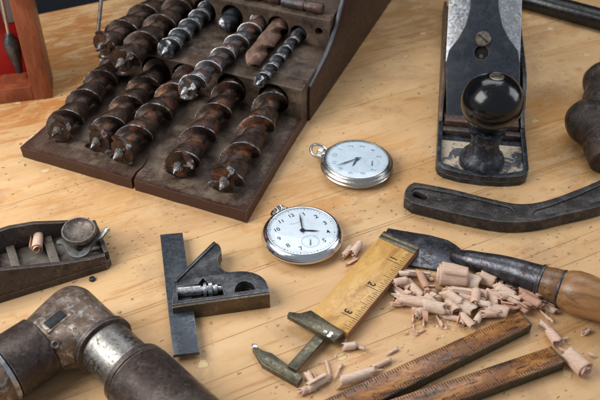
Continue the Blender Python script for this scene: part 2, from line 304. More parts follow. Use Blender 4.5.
# ------------------------------------------------------------------ object helpers
def thing(name, label, cat, loc, group=None):
    o = bpy.data.objects.new(name, None); COL.objects.link(o); o.location = loc; o.empty_display_size = .5
    o['label'] = label; o['category'] = cat
    if group: o['group'] = group
    o['_w'] = list(loc); return o
def wloc(o):
    l = V((0, 0, 0))
    while o: l += o.location; o = o.parent
    return l
def link(name, me, mat, parent=None, label=None, smooth=40, loc=None):
    """me: mesh or bmesh with WORLD coordinates"""
    if isinstance(me, bmesh.types.BMesh):
        b = me; me = bpy.data.meshes.new(name); b.normal_update(); b.to_mesh(me); b.free()
    o = bpy.data.objects.new(name, me); COL.objects.link(o)
    if parent:
        base = wloc(parent); me.transform(Matrix.Translation(-base)); o.parent = parent
    elif loc is not None:
        me.transform(Matrix.Translation(-V(loc))); o.location = loc
    if isinstance(mat, (list, tuple)):
        for m in mat: me.materials.append(m)
    else: me.materials.append(mat)
    if smooth:
        me.polygons.foreach_set('use_smooth', [True] * len(me.polygons)); me.set_sharp_from_angle(angle=R(smooth))
    if label: o['label'] = label
    return o
def tagm(o, label, cat, group=None):
    o['label'] = label; o['category'] = cat
    if group: o['group'] = group
    return o
def bev(bm, w, seg=2, ang=30):
    bm.normal_update()
    es = [e for e in bm.edges if len(e.link_faces) == 2 and e.calc_face_angle(0) > R(ang)]
    if es and w > 0: bmesh.ops.bevel(bm, geom=es, offset=w, segments=seg, profile=.5, affect='EDGES', clamp_overlap=True)
    return bm
def prism(pts, z0, z1, b=.03, seg=2):
    """pts: world xy (Vectors or tuples) polygon, extruded in z"""
    bm = bmesh.new()
    a = [bm.verts.new((p[0], p[1], z0)) for p in pts]; c = [bm.verts.new((p[0], p[1], z1)) for p in pts]
    n = len(pts)
    for i in range(n): bm.faces.new((a[i], a[(i + 1) % n], c[(i + 1) % n], c[i]))
    bm.faces.new(c); bm.faces.new(a[::-1]); bmesh.ops.recalc_face_normals(bm, faces=bm.faces)
    return bev(bm, b, seg)
def frame_of(w, up=V((0, 0, 1))):
    w = w.normalized()
    if abs(w.dot(up)) > .98: up = V((0, 1, 0))
    u = up.cross(w).normalized(); v = w.cross(u); return u, v, w
def lathe(prof, a, d, seg=48, up=V((0, 0, 1)), jit=0):
    """prof: [(t along axis, radius)], closed at ends when r = 0"""
    u, v, w = frame_of(d, up); bm = bmesh.new(); rings = []
    for t, r in prof:
        c = a + w * t
        if r < 1e-5: rings.append([bm.verts.new(c)])
        else: rings.append([bm.verts.new(c + (u * math.cos(k * 2 * math.pi / seg) + v * math.sin(k * 2 * math.pi / seg)) * (r * (1 + jit * noise.noise(V((k * .5, t * 3, r)))))) for k in range(seg)])
    for A, B in zip(rings, rings[1:]):
        for k in range(seg):
            j = (k + 1) % seg
            f = [A[k] if len(A) > 1 else A[0], A[j] if len(A) > 1 else A[0], B[j] if len(B) > 1 else B[0], B[k] if len(B) > 1 else B[0]]
            q = []
            for x in f:
                if x not in q: q.append(x)
            if len(q) > 2: bm.faces.new(q)
    for rg in (rings[0], rings[-1]):
        if len(rg) > 2: bm.faces.new(rg)
    bmesh.ops.recalc_face_normals(bm, faces=bm.faces); return bm
def box(c, ax, ay, az, sx, sy, sz, b=.03):
    bm = bmesh.new(); vs = {}
    for i in (0, 1):
        for j in (0, 1):
            for k in (0, 1): vs[i, j, k] = bm.verts.new(c + ax * (sx * (i - .5)) + ay * (sy * (j - .5)) + az * (sz * (k - .5)))
    for q in (((0,0,0),(0,0,1),(0,1,1),(0,1,0)), ((1,0,0),(1,1,0),(1,1,1),(1,0,1)), ((0,0,0),(1,0,0),(1,0,1),(0,0,1)), ((0,1,0),(0,1,1),(1,1,1),(1,1,0)), ((0,0,0),(0,1,0),(1,1,0),(1,0,0)), ((0,0,1),(1,0,1),(1,1,1),(0,1,1))):
        bm.faces.new([vs[x] for x in q])
    bmesh.ops.recalc_face_normals(bm, faces=bm.faces); return bev(bm, b)
def tube(pts, r, seg=12, flat=1.0):
    bm = bmesh.new(); rings = []
    for i, p in enumerate(pts):
        d = (pts[min(i + 1, len(pts) - 1)] - pts[max(i - 1, 0)]); u, v, w = frame_of(d)
        rr = r[i] if isinstance(r, (list, tuple)) else r
        rings.append([bm.verts.new(p + u * math.cos(k * 2 * math.pi / seg) * rr + v * math.sin(k * 2 * math.pi / seg) * rr * flat) for k in range(seg)])
    for A, B in zip(rings, rings[1:]):
        for k in range(seg): bm.faces.new((A[k], A[(k + 1) % seg], B[(k + 1) % seg], B[k]))
    bm.faces.new(rings[0][::-1]); bm.faces.new(rings[-1]); bmesh.ops.recalc_face_normals(bm, faces=bm.faces); return bm
def join(*bms):
    out = bmesh.new()
    for b in bms:
        me = bpy.data.meshes.new('tmp'); b.to_mesh(me); b.free(); out.from_mesh(me); bpy.data.meshes.remove(me)
    return out
def smoothpts(pts, n=8, closed=False):
    """Catmull-Rom through pts"""
    out = []; N = len(pts); rng = range(N if closed else N - 1)
    for i in rng:
        g = lambda k: pts[k % N] if closed else pts[max(0, min(N - 1, k))]
        p0, p1, p2, p3 = g(i - 1), g(i), g(i + 1), g(i + 2)
        for s in range(n):
            t = s / n
            out.append(.5 * ((2 * p1) + (p2 - p0) * t + (2 * p0 - 5 * p1 + 4 * p2 - p3) * t * t + (3 * p1 - p0 - 3 * p2 + p3) * t ** 3))
    if not closed: out.append(pts[-1])
    return out
def curvesolid(loops, z0, z1, b=.03, mat4=None, name='c'):
    """loops: first outline, then holes, as lists of (x, y); extruded z0..z1; mat4 optionally maps local to world"""
    cu = bpy.data.curves.new(name, 'CURVE'); cu.dimensions = '2D'; cu.fill_mode = 'BOTH'
    cu.extrude = (z1 - z0) / 2 - b; cu.bevel_depth = b; cu.bevel_resolution = 1; cu.offset = -b
    for lp in loops:
        s = cu.splines.new('POLY'); s.points.add(len(lp) - 1); s.use_cyclic_u = True
        for p, q in zip(s.points, lp): p.co = (q[0], q[1], 0, 1)
    o = bpy.data.objects.new(name, cu); COL.objects.link(o)
    dg = bpy.context.evaluated_depsgraph_get(); dg.update()
    me = bpy.data.meshes.new_from_object(o.evaluated_get(dg)); bpy.data.objects.remove(o); bpy.data.curves.remove(cu)
    me.transform(Matrix.Translation((0, 0, (z0 + z1) / 2)))
    if mat4: me.transform(mat4)
    me.materials.clear(); b_ = bmesh.new(); b_.from_mesh(me); bpy.data.meshes.remove(me)
    bmesh.ops.remove_doubles(b_, verts=b_.verts, dist=.0005)
    return b_
def textmesh(txt, size, center, right, up, thick=.0, bold=0.0):
    cu = bpy.data.curves.new('t', 'FONT'); cu.body = txt; cu.size = size; cu.align_x = 'CENTER'; cu.align_y = 'CENTER'; cu.offset = bold; cu.extrude = thick
    o = bpy.data.objects.new('t', cu); COL.objects.link(o)
    dg = bpy.context.evaluated_depsgraph_get(); dg.update()
    me = bpy.data.meshes.new_from_object(o.evaluated_get(dg)); bpy.data.objects.remove(o); bpy.data.curves.remove(cu)
    right = right.normalized(); up = up.normalized(); n = right.cross(up)
    m = Matrix(((right.x, up.x, n.x, center.x), (right.y, up.y, n.y, center.y), (right.z, up.z, n.z, center.z), (0, 0, 0, 1)))
    me.transform(m); me.materials.clear(); b_ = bmesh.new(); b_.from_mesh(me); bpy.data.meshes.remove(me); return b_
def remesh(bm, vox, sm=6, name='r'):
    me = bpy.data.meshes.new(name); bm.to_mesh(me); bm.free(); o = bpy.data.objects.new(name, me); COL.objects.link(o)
    r = o.modifiers.new('r', 'REMESH'); r.mode = 'VOXEL'; r.voxel_size = vox
    s = o.modifiers.new('s', 'SMOOTH'); s.iterations = sm; s.factor = .5
    dg = bpy.context.evaluated_depsgraph_get(); dg.update()
    out = bpy.data.meshes.new_from_object(o.evaluated_get(dg)); bpy.data.objects.remove(o)
    out.materials.clear(); b_ = bmesh.new(); b_.from_mesh(out); return b_
def PX(lst, z): return [P(x, y, z) for x, y in lst]
def circ(c, r, n=32, a0=0, a1=2 * math.pi): return [(c[0] + r * math.cos(a0 + (a1 - a0) * k / n), c[1] + r * math.sin(a0 + (a1 - a0) * k / n)) for k in range(n)]
Z = V((0, 0, 1))

# ------------------------------------------------------------------ setting: bench top and the dark behind it
edge_y = bench_y(70, 7)
bm = bmesh.new(); me = bpy.data.meshes.new('workbench_top')
for p in ((-70, -60), (70, -60), (70, edge_y), (-70, edge_y)): bm.verts.new((p[0], p[1], 0))
bm.verts.ensure_lookup_table(); bm.faces.new(bm.verts)
r_ = bmesh.ops.extrude_face_region(bm, geom=bm.faces[:]); bmesh.ops.translate(bm, verts=[g for g in r_['geom'] if isinstance(g, bmesh.types.BMVert)], vec=(0, 0, -5))
bmesh.ops.recalc_face_normals(bm, faces=bm.faces); bev(bm, .25, 3)
bench = link('workbench_top', bm, M['bench'], smooth=30); bench.rotation_euler = (0, 0, BA); bench['kind'] = 'structure'
bench['label'] = 'pale worn wooden bench top of joined planks'
bm = bmesh.new()
for p in ((-250, 75, -60), (250, 75, -60), (250, 75, 120), (-250, 75, 120)): bm.verts.new(p)
bm.verts.ensure_lookup_table(); bm.faces.new(bm.verts)
bd = link('dark_background', bm, M['backdrop'], smooth=0); bd['kind'] = 'structure'; bd['label'] = 'dark navy background behind the bench'

# ------------------------------------------------------------------ auger bit box
BO = P(247, 223, 0); EX = V((math.cos(R(156.6)), math.sin(R(156.6)), 0)); EY = V((math.cos(R(71)), math.sin(R(71)), 0))
def B(u, v, z=0): return BO + EX * u + EY * v + Z * z
def uv_of(p):
    d = p - BO; det = EX.x * EY.y - EX.y * EY.x
    return ((d.x * EY.y - d.y * EY.x) / det, (EX.x * d.y - EX.y * d.x) / det)
case = thing('drill_bit_box', 'dark worn wooden box holding two rows of auger bits, front board split', 'tool box', B(8, 8))
def weargrad(bm, fn):
    ly = bm.verts.layers.float.new('wear')
    for v in bm.verts: v[ly] = fn(v.co)
    return bm
T1 = 3.45; T2 = 5.7; VF1 = 11.1; VF2 = 17.5
# base board in two pieces either side of the split
outR = [B(0, 0), B(0.05, 6), B(0, VF1 + 1.5), B(8.64, VF1 + 1.5), B(8.68, 3.0), B(8.50, 1.5), B(8.60, .8), B(8.45, -.02)]
outL = [B(8.72, .02), B(8.76, .9), B(8.62, 1.5), B(8.69, 3.0), B(8.65, VF1 + 1.5), B(16.9, VF1 + 1.5), B(17.4, 6), B(17.9, 0)]
def boardmesh(o):
    bm = prism(o, 0, .9, 0)
    bmesh.ops.triangulate(bm, faces=bm.faces)
    bmesh.ops.subdivide_edges(bm, edges=bm.edges[:], cuts=7, use_grid_fill=True)
    for v in bm.verts:
        if v.co.z > .5: v.co.z += .07 * noise.noise(v.co * .35)
        q_ = noise.noise_vector(v.co * 1.1) * .05; v.co.x += q_.x; v.co.y += q_.y
    def w(co):
        u, v = uv_of(co); d = min(abs(u - 0), abs(v), abs(u - 17.9 + .08 * v))
        return max(0, 1 - d * 1.3) * (1.0 if co.z > .1 else .8)
    return weargrad(bm, w)
link('base_board', boardmesh(outR), M['walnut'], case, smooth=35)
link('base_board', boardmesh(outL), M['walnut'], case, smooth=35, label='narrower left part of the split base board')
# augers: (kind, tip px, root px, z, R, pitch, material, label)
AUG = [
 ('wood_auger', (58, 130), (112, 68), 2.05, 1.08, 2.5, 'aug_brown', 'large brown auger bit, leftmost of the front row'),
 ('wood_auger', (97, 141), (162, 66), 2.0, 1.05, 2.5, 'aug_brown', 'second auger bit from the left in the front row, with a shiny chipped tip'),
 ('wood_auger', (120, 152), (188, 78), 2.05, 1.10, 2.6, 'aug_rust', 'auger bit in the front row just left of the split in the board'),
 ('wood_auger', (179, 166), (229, 93), 2.1, 1.12, 2.7, 'aug_rust', 'rusty auger bit right of the split, second from right in the front row'),
 ('wood_auger', (225, 181), (272, 102), 2.1, 1.16, 2.9, 'aug_rust', 'rusty auger bit nearest the watches, rightmost of the front row'),
 ('wood_auger', (103, 46), (165, 0), T1 + 1.1, 1.1, 2.6, 'aug_brown', 'big brown auger bit beside the thin steel rod, leftmost of the raised back row'),
 ('wood_auger', (122, 62), (187, 0), T1 + 1.1, 1.1, 2.6, 'aug_brown', 'big brown auger bit, second from the left in the raised back row'),
 ('wood_auger', (166, 50), (212, 5), T1 + .8, .78, 1.5, 'aug_bright', 'medium silvery auger bit between a big brown bit and a short black one'),
 ('short_bit', (222, 27), (238, 11), T1 + .9, .72, 2.6, 'aug_dark', 'short black bit stub with a bright nose in the back row'),
 ('wood_auger', (186, 90), (264, 18), T1 + .95, .82, 1.9, 'aug_steel', 'long half rusty, half silver auger bit reaching over the edge of the upper step'),
 ('twist_drill', (249, 64), (284, 20), T1 + .8, .72, 6.0, 'twist_rust', 'pale rusty twist drill with wide flutes in the back row'),
 ('wood_auger', (259, 82), (303, 29), T1 + .55, .50, 1.25, 'aug_bright', 'thin silver auger bit, smallest and rightmost of the back row'),
]
def auger_body(root, tip, Rr, pitch, kind):
    if kind == 'wood_auger': pitch *= 1.12
    w = (tip - root); L = w.length; u, v, w = frame_of(w); bm = bmesh.new(); ly = bm.verts.layers.float.new('wear')
    seg = 72; ns = int(L / pitch * 30); rings = []; ph0 = random.random()
    for i in range(ns + 1):
        t = L * i / ns; ring = []
        for k in range(seg):
            th = k / seg + t / pitch; s = (k / seg + ph0) % 1.0; wear = 0
            if kind == 'wood_auger':
                if s < .055: r = 1.0; wear = .88
                elif s < .085: r = 1.0 - (s - .055) / .03 * .10; wear = .3
                elif s < .50: q = (s - .085) / .415; r = .90 - .12 * q * q; wear = .44 if q < .55 else .1
                elif s < .66: q = (s - .50) / .16; r = .78 - .23 * (q * q * (3 - 2 * q)); wear = 0
                elif s < .955: q = (s - .66) / .295; r = .55 + .03 * math.sin(math.pi * q); wear = .02
                else: r = .55 + (s - .955) / .045 * .45; wear = .2
            elif kind == 'twist_drill':
                q = (2 * s) % 1.0; r = 1.0 if q < .08 else (.94 if q < .60 else 1 - .58 * math.sin(math.pi * min(1, (q - .60) / .38)) ** .7); wear = .6 if q < .1 else .2
            else:
                q = (2 * s) % 1.0; r = 1.0 - .2 * math.sin(math.pi * q) ** 2; wear = .1 + (.8 if i > ns * .82 else 0)
            if kind != 'wood_auger':
                e = (L - t) / (Rr * 1.1)
                if e < 1: r *= math.sqrt(max(0.02, 1 - (1 - e) ** 2)) if kind == 'short_bit' else .25 + .75 * e
            r *= 1 + (.025 if kind == 'wood_auger' else .008) * noise.noise(V((math.cos(th * 6.283) * 2, math.sin(th * 6.283) * 2, t * 1.4 + ph0 * 30)))
            vt = bm.verts.new(root + w * t + (u * math.cos(th * 2 * math.pi) + v * math.sin(th * 2 * math.pi)) * r * Rr)
            vt[ly] = wear; ring.append(vt)
        rings.append(ring)
    for A, Bq in zip(rings, rings[1:]):
        for k in range(seg): bm.faces.new((A[k], A[(k + 1) % seg], Bq[(k + 1) % seg], Bq[k]))
    bm.faces.new(rings[-1]); bm.faces.new(rings[0][::-1]); bmesh.ops.recalc_face_normals(bm, faces=bm.faces)
    return bm, (u, v, w), ph0
holes1 = []; holes2 = []
for i, (kind, tpx, rpx, z, Rr, pitch, mk, lab) in enumerate(AUG):
    tip = P(*tpx, z); root = P(*rpx, z)
    tu, tv = uv_of(tip); ru, rv = uv_of(root)
    row1 = i < 5; VF = VF1 if row1 else VF2
    # run the axis through the holder face and 1.3 cm into its hole
    d = (B(ru, rv, 0) - B(tu, tv, 0)); k = (VF + 1.3 - tv) / (rv - tv); k0 = (VF - tv) / (rv - tv)
    hu = tu + (ru - tu) * k0; (holes1 if row1 else holes2).append((hu, z + .06, Rr * 1.16 + .12))
    rt = tip + (root - tip) * k
    th = thing(kind, lab, 'drill bit', (tip + rt) / 2 - Z * Rr, 'drill bits in the wooden box')
    body, (u, v, w), ph = auger_body(rt, tip, Rr, pitch, kind)
    link('twist_body', body, M[mk], th, smooth=50)
    if kind == 'wood_auger':
        # lead screw with a raised thread
        L = Rr * .85; bm = bmesh.new(); n = 60; seg = 16; rings = []; ly = bm.verts.layers.float.new('wear')
        for a in range(n + 1):
            t = a / n; rr = Rr * .27 * (1 - t) ** .8 + .01; ring = []
            for q in range(seg):
                s = (q / seg - t * 6) % 1.0; ring.append(bm.verts.new(tip + w * (t * L - .02) + (u * math.cos(q * 6.2832 / seg) + v * math.sin(q * 6.2832 / seg)) * rr * (1.18 if s < .4 else .8))); ring[-1][ly] = .9
            rings.append(ring)
        for A, Bq in zip(rings, rings[1:]):
            for q in range(seg): bm.faces.new((A[q], A[(q + 1) % seg], Bq[(q + 1) % seg], Bq[q]))
        bm.faces.new(rings[-1]); bm.faces.new(rings[0][::-1]); bmesh.ops.recalc_face_normals(bm, faces=bm.faces)
        link('lead_screw', bm, M[mk], th, smooth=50)
        # two cutting lips with upturned spurs at the nose
        for sgn in (0, 1):
            a0 = random.uniform(-.5, .5) + sgn * math.pi + .6; bm = bmesh.new(); ly = bm.verts.layers.float.new('wear'); n = 12; span = 1.7; top = []; 
            for a in range(n + 1):
                ang = a0 + span * a / n; dr = u * math.cos(ang) + v * math.sin(ang); h = .08 + .26 * (1 - a / n) ** 2; zz = Rr * .30 * a / n
                vs = [bm.verts.new(tip + dr * Rr * x + w * (y - .12)) for x, y in ((.18, -zz), (1.02, -zz), (1.02, h * Rr * .7 - zz + .1), (.88, h * Rr * .7 - zz + .1), (.80, .17 - zz), (.18, .17 - zz))]
                for q in vs: q[ly] = .8 if a < 4 else .2
                top.append(vs)
            for A, Bq in zip(top, top[1:]):
                for q in range(6): bm.faces.new((A[q], A[(q + 1) % 6], Bq[(q + 1) % 6], Bq[q]))
            bm.faces.new(top[0]); bm.faces.new(top[-1][::-1]); bmesh.ops.recalc_face_normals(bm, faces=bm.faces)
            link('cutting_lip', bm, M[mk], th, smooth=35)
holes2.append((.95, T1 + 1.15, .33)); holes2 = sorted(holes2); holes1 = sorted(holes1)
def holder(u0, u1, vf, z0, z1, holes, vback, name):
    """upright drilled plate with the block behind it"""
    W = (u1 - u0); m = Matrix(((EX.x, 0, EY.x, 0), (EX.y, 0, EY.y, 0), (0, 1, 0, 0), (0, 0, 0, 1)))
    org = B(u0, vf, 0); m = Matrix.Translation(org) @ m
    out = [(0, z0), (W, z0), (W, z1), (0, z1)]
    lo = [out]; last = None
    for h in holes:
        r = min(h[2], z1 - h[1] - .06)
        if last is not None and h[0] - r < last + .12: r = h[0] - last - .14
        last = h[0] + r
        lo.append(circ((h[0] - u0, h[1]), r, 32))
    b1 = curvesolid(lo, 0, 1.5, .05, m)
    for f in b1.faces: f.material_index = 0
    p = prism([B(u0, vf + 1.5), B(u1, vf + 1.5), B(u1, vback), B(u0, vback)], z0, z1, .04)
    return link(name, join(b1, p), M['tier'], case, smooth=35)
holder(.05, 16.4, VF1, .93, T1, holes1, VF2 + .2, 'front_holder')
holder(.05, 16.0, VF2 + .22, T1 - .3, T2, holes2, 30, 'back_holder')
# cheek at the right end: traced height profile along the end of the box
g0 = P(310, 121, 0); g1 = P(392, 0, 0); dc = (g1 - g0).normalized()
prof = [(0, 0), (0, 2.6), (.15, 2.95), (2.0, 3.35), (3.6, 3.75), (4.9, 4.3), (6.0, 5.1), (7.0, 6.2), (8.2, 7.6), (10, 9.0), (14, 9.6), (20, 9.8), (26, 9.8), (26, 0)]
nrm = V((dc.y, -dc.x, 0))
m = Matrix.Translation(g0 - nrm * .38) @ Matrix(((dc.x, 0, nrm.x, 0), (dc.y, 0, nrm.y, 0), (0, 1, 0, 0), (0, 0, 0, 1)))
bm = curvesolid([prof], 0, .38, .09, m)
bmesh.ops.triangulate(bm, faces=bm.faces); bmesh.ops.subdivide_edges(bm, edges=[e for e in bm.edges if e.calc_length() > 1], cuts=5, use_grid_fill=True)
import bisect
def cheek_wear_sheen(co):  # worn top edge, with its narrow blue-grey highlight painted in
    s = (co - g0).dot(dc)
    for (s0, z0), (s1, z1) in zip(prof[1:], prof[2:]):
        if s0 <= s <= s1 and s1 > s0:
            zt = z0 + (z1 - z0) * (s - s0) / (s1 - s0); return max(0, 1 - abs(co.z - zt) * 7)
    return 0
link('end_cheek', weargrad(bm, cheek_wear_sheen), M['cheek'], case, smooth=35)
# shanks lying across the back step
for k, (u0, u1, v, r, mk) in enumerate(((.9, 4.4, 18.6, .42, 'aug_steel'), (4.6, 8.6, 18.75, .36, 'aug_brown'))):
    a = B(u1, v, T2 + r); b_ = B(u0, v, T2 + r); L = (b_ - a).length
    o = link('bit_shank', lathe([(0, 0), (0, r * .7), (.1, r), (L * .55, r), (L * .57, r * .82), (L * .62, r * .82), (L * .64, r), (L - .1, r), (L, r * .8), (L, 0)], a, b_ - a, 28), M[mk], loc=(a + b_) / 2)
    tagm(o, ['grey steel shank lying across the top step next to the curved cheek', 'dark brown steel shank lying across the top step, left of the grey shank'][k], 'shank', 'shanks on the top step of the box')
# thin rod at the left end
a = P(97, 44, T1 + .5); b_ = onplane(104, -30, a, V((0, 1, -.2)).normalized())
o = link('steel_rod', tube([a + (b_ - a) * (i / 8) for i in range(9)], .15, 16), M['steel_worn'], loc=a)
tagm(o, 'thin grey steel rod standing up at the left end of the bit box', 'rod')

# ------------------------------------------------------------------ pocket watches
def watch(cpx, ang_px, label, second, hour_px, min_px, sec_px, crown_px, nums, mats, style):
    DZ = .98
    c = P(*cpx, DZ); c0 = V((c.x, c.y, 0))
    th = thing('pocket_watch', label, 'pocket watch', c0, 'pocket watches'); th.scale = (1.055, 1.055, 1.0)
    rO = 2.38; rd = 2.04
    if style == 1: pr = [(0, 0), (0, 1.2), (.04, 1.55), (.16, 2.0), (.34, 2.28), (.50, 2.40), (.56, 2.44), (.66, 2.44), (.72, 2.40), (.80, 2.36), (.92, 2.30), (1.02, 2.19), (1.07, 2.10), (1.06, 2.05), (.96, 2.03), (.90, 2.0), (.90, 0)]
    else: pr = [(0, 0), (0, 1.2), (.04, 1.55), (.16, 2.0), (.32, 2.30), (.40, 2.36), (.50, 2.40), (.55, 2.36), (.58, 2.33), (.62, 2.38), (.72, 2.40), (.80, 2.36), (.83, 2.26), (.90, 2.24), (.99, 2.18), (1.05, 2.10), (1.06, 2.05), (.96, 2.03), (.90, 2.0), (.90, 0)]
    link('case', lathe(pr, c0, Z, 96), mats[0], th, smooth=60)
    up = (P(*ang_px, DZ) - c); up.z = 0; up.normalize(); rt = V((up.y, -up.x, 0))
    dial = link('dial', lathe([(0, 0), (0, 2.02), (.03, 2.02), (.045, 1.9), (.045, 0)], c0 + Z * .905, Z, 96), mats[1], th, smooth=30)
    zt = .955
    ink = []
    for h in nums:
        a = h * math.pi / 6; p = c0 + (up * math.cos(a) + rt * math.sin(a)) * 1.52 + Z * zt
        link('numeral', textmesh(str(h), .44 if h < 10 else .40, p, rt, up, 0, .008), mats[2], dial, smooth=0)
    for q in range(60):
        a = q * math.pi / 30; dr = up * math.cos(a) + rt * math.sin(a); s_ = V((dr.y, -dr.x, 0)); w_ = .012 if q % 5 else .022; l = .06 if q % 5 else .10
        b = bmesh.new(); b.faces.new([b.verts.new(c0 + Z * zt + dr * x + s_ * y) for x, y in ((1.95 - l, -w_), (1.95, -w_), (1.95, w_), (1.95 - l, w_))]); ink.append(b)
    link('minute_track', join(*ink), mats[2], dial, smooth=0)
    sc = c0 - up * 1.02 + Z * zt; ring = []
    for q in range(24):
        a = q * math.pi / 12; dr = up * math.cos(a) + rt * math.sin(a); s_ = V((dr.y, -dr.x, 0)); l = .10 if q % 6 == 0 else .05
        b = bmesh.new(); b.faces.new([b.verts.new(sc + Z * .001 + dr * x + s_ * y) for x, y in ((.50 - l, -.012), (.50, -.012), (.50, .012), (.50 - l, .012))]); ring.append(b)
    if style == 1:
        b = bmesh.new(); n = 40
        vs = [(b.verts.new(sc + (up * math.cos(k * 6.2832 / n) + rt * math.sin(k * 6.2832 / n)) * .51), b.verts.new(sc + (up * math.cos(k * 6.2832 / n) + rt * math.sin(k * 6.2832 / n)) * .53)) for k in range(n)]
        for k in range(n): b.faces.new((vs[k][0], vs[k][1], vs[(k + 1) % n][1], vs[(k + 1) % n][0]))
        ring.append(b)
        # faint maker's line under the twelve: an arc of tiny unreadable strokes
        for k in range(9):
            a = (k - 4) * .11; p = c0 + up * (1.98 - .95 * math.cos(a)) * 1.0 + rt * (.95 * math.sin(a)) - up * .25 + Z * zt
            b = bmesh.new(); b.faces.new([b.verts.new(p + up * y + rt * x) for x, y in ((-.03, -.035), (.03, -.03), (.025, .03), (-.03, .035))]); ring.append(b)
    link('seconds_ring', join(*ring), M['ink_grey'] , dial, smooth=0)
    def hand(name, tgt, L, w0, z, org, mat, back=.18, lab=None):
        d = P(*tgt, z) - V((org.x, org.y, z)); d.z = 0; d.normalize(); s_ = V((d.y, -d.x, 0)); o_ = V((org.x, org.y, 0))
        pts = [o_ - d * back + s_ * w0 * .5, o_ + s_ * w0 * .6, o_ + d * L * .6 + s_ * w0, o_ + d * L, o_ + d * L * .6 - s_ * w0, o_ - s_ * w0 * .6, o_ - d * back - s_ * w0 * .5]
        link(name, prism(pts, z, z + .022, 0), mat, th, smooth=0)
    hand('hour_hand', hour_px, 1.0 if style == 1 else .86, .055, 1.0, c0, mats[3])
    hand('minute_hand', min_px, 1.55, .045, 1.035, c0, mats[3], .3)
    hand('second_hand', sec_px, .42, .035, .975, sc, mats[3], .15)
    link('hand_hub', lathe([(0, 0), (0, .13), (.09, .13), (.11, .08), (.11, 0)], c0 + Z * .97, Z, 24), mats[3], th)
    cb = lathe([(0, 2.045), (.05, 1.9), (.09, 1.5), (.12, .9), (.13, 0)], c0 + Z * 1.045, Z, 64); bmesh.ops.delete(cb, geom=[f for f in cb.faces if len(f.verts) > 4], context='FACES_ONLY'); cb.normal_update()
    if sum(f.normal.z for f in cb.faces) < 0: bmesh.ops.reverse_faces(cb, faces=cb.faces)
    link('crystal', cb, M['crystal'], th, smooth=60)
    # stem, crown and bow
    cd = P(*crown_px, .6) - V((c.x, c.y, .6)); cd.z = 0; cd.normalize(); sd = V((cd.y, -cd.x, 0)); a = c0 + Z * .6 - cd * .22
    link('stem', lathe([(2.3, 0), (2.3, .34), (2.45, .30), (2.62, .28), (2.66, 0)], a, cd, 28), mats[0], th)
    bm = lathe([(2.64, 0), (2.64, .30), (2.68, .36), (2.98, .36), (3.04, .28), (3.06, 0)], a, cd, 48)
    for i_, v_ in enumerate(bm.verts):
        q = v_.co - a; t_ = q.dot(cd); r_ = q - cd * t_
        if 2.67 < t_ < 3.0 and r_.length > .3 and i_ % 2: v_.co = a + cd * t_ + r_ * .93
    link('crown', bm, mats[0], th, smooth=20)
    tilt = -.18 if style == 1 else .35
    n_ = (cd * -math.sin(tilt) + Z * math.cos(tilt)); f_ = (cd * math.cos(tilt) + Z * math.sin(tilt)); pts = []
    for k in range(33):
        an = R(-150) + R(300) * k / 32; pts.append(c0 + Z * .6 + cd * (2.36 if style == 2 else 2.12) + f_ * ((.42 + .58 * math.cos(an)) if style == 2 else (.40 + .46 * math.cos(an))) + sd * (.62 if style == 2 else .56) * math.sin(an))
    link('bow', tube(pts, .085 if style == 1 else .10, 12), mats[0], th)
    return th
watch((302.5, 230.5), (292.5, 217.2), 'shiny chrome pocket watch with bold black hour figures, nearer of the two', 0, (319, 231.0), (299.5, 213.5), (310, 247), (277, 208),
      (12, 1, 2, 3, 4, 5, 7, 8, 9, 10, 11), (M['chrome'], M['dial'], M['ink'], M['ink']), 1)
watch((357, 159.2), (327, 153.5), 'dull nickel pocket watch with faint grey hour figures, further back', 0, (351, 168), (335, 166), (371, 168), (324, 154),
      (12, 1, 2, 3, 4, 5, 7, 8, 9, 10, 11), (M['nickel'], M['dial2'], M['ink_grey'], M['ink_mid']), 2)

# ------------------------------------------------------------------ bench plane (upper right)
pa = R(81.0); PO = P(481, 186, 0); LY = V((math.cos(pa), math.sin(pa), 0)); LX = V((LY.y, -LY.x, 0))
def L3(x, y, z=0): return PO + LX * x + LY * y + Z * z
def loc(p): d = p - PO; return d.dot(LX), d.dot(LY)
HW = 3.15
pl = thing('bench_plane', 'black bench plane with a round black front knob and silver blade', 'hand plane', L3(0, 5))
toe = [L3(-HW, 26), L3(-HW, 1.4), L3(-HW + .12, .85), L3(-HW + .55, .45), L3(-1.5, .12), L3(0, 0), L3(1.5, .12), L3(HW - .55, .45), L3(HW - .12, .85), L3(HW, 1.4), L3(HW, 26)]
link('sole', prism(toe, 0, .42, .04), M['japan'], pl, smooth=35)
inn = [L3(-HW + .33, 6.2), L3(-HW + .33, 1.5), L3(-HW + .5, 1.05), L3(-1.4, .55), L3(0, .45), L3(1.4, .55), L3(HW - .5, 1.05), L3(HW - .33, 1.5), L3(HW - .33, 6.2)]
front = [L3(-HW, 6.2), L3(-HW, 1.4), L3(-HW + .12, .85), L3(-HW + .55, .45), L3(-1.5, .12), L3(0, 0), L3(1.5, .12), L3(HW - .55, .45), L3(HW - .12, .85), L3(HW, 1.4), L3(HW, 6.2)]
rim = front + inn[::-1]
link('toe_rim', prism(rim, .423, .86, .05), M['japan'], pl, smooth=35)
link('toe_bed', prism([L3(-HW + .32, 4.3), L3(-HW + .32, 1.5), L3(-1.4, .56), L3(0, .46), L3(1.4, .56), L3(HW - .32, 1.5), L3(HW - .32, 4.3)], .424, .52, .01), M['toebed'], pl, smooth=35)
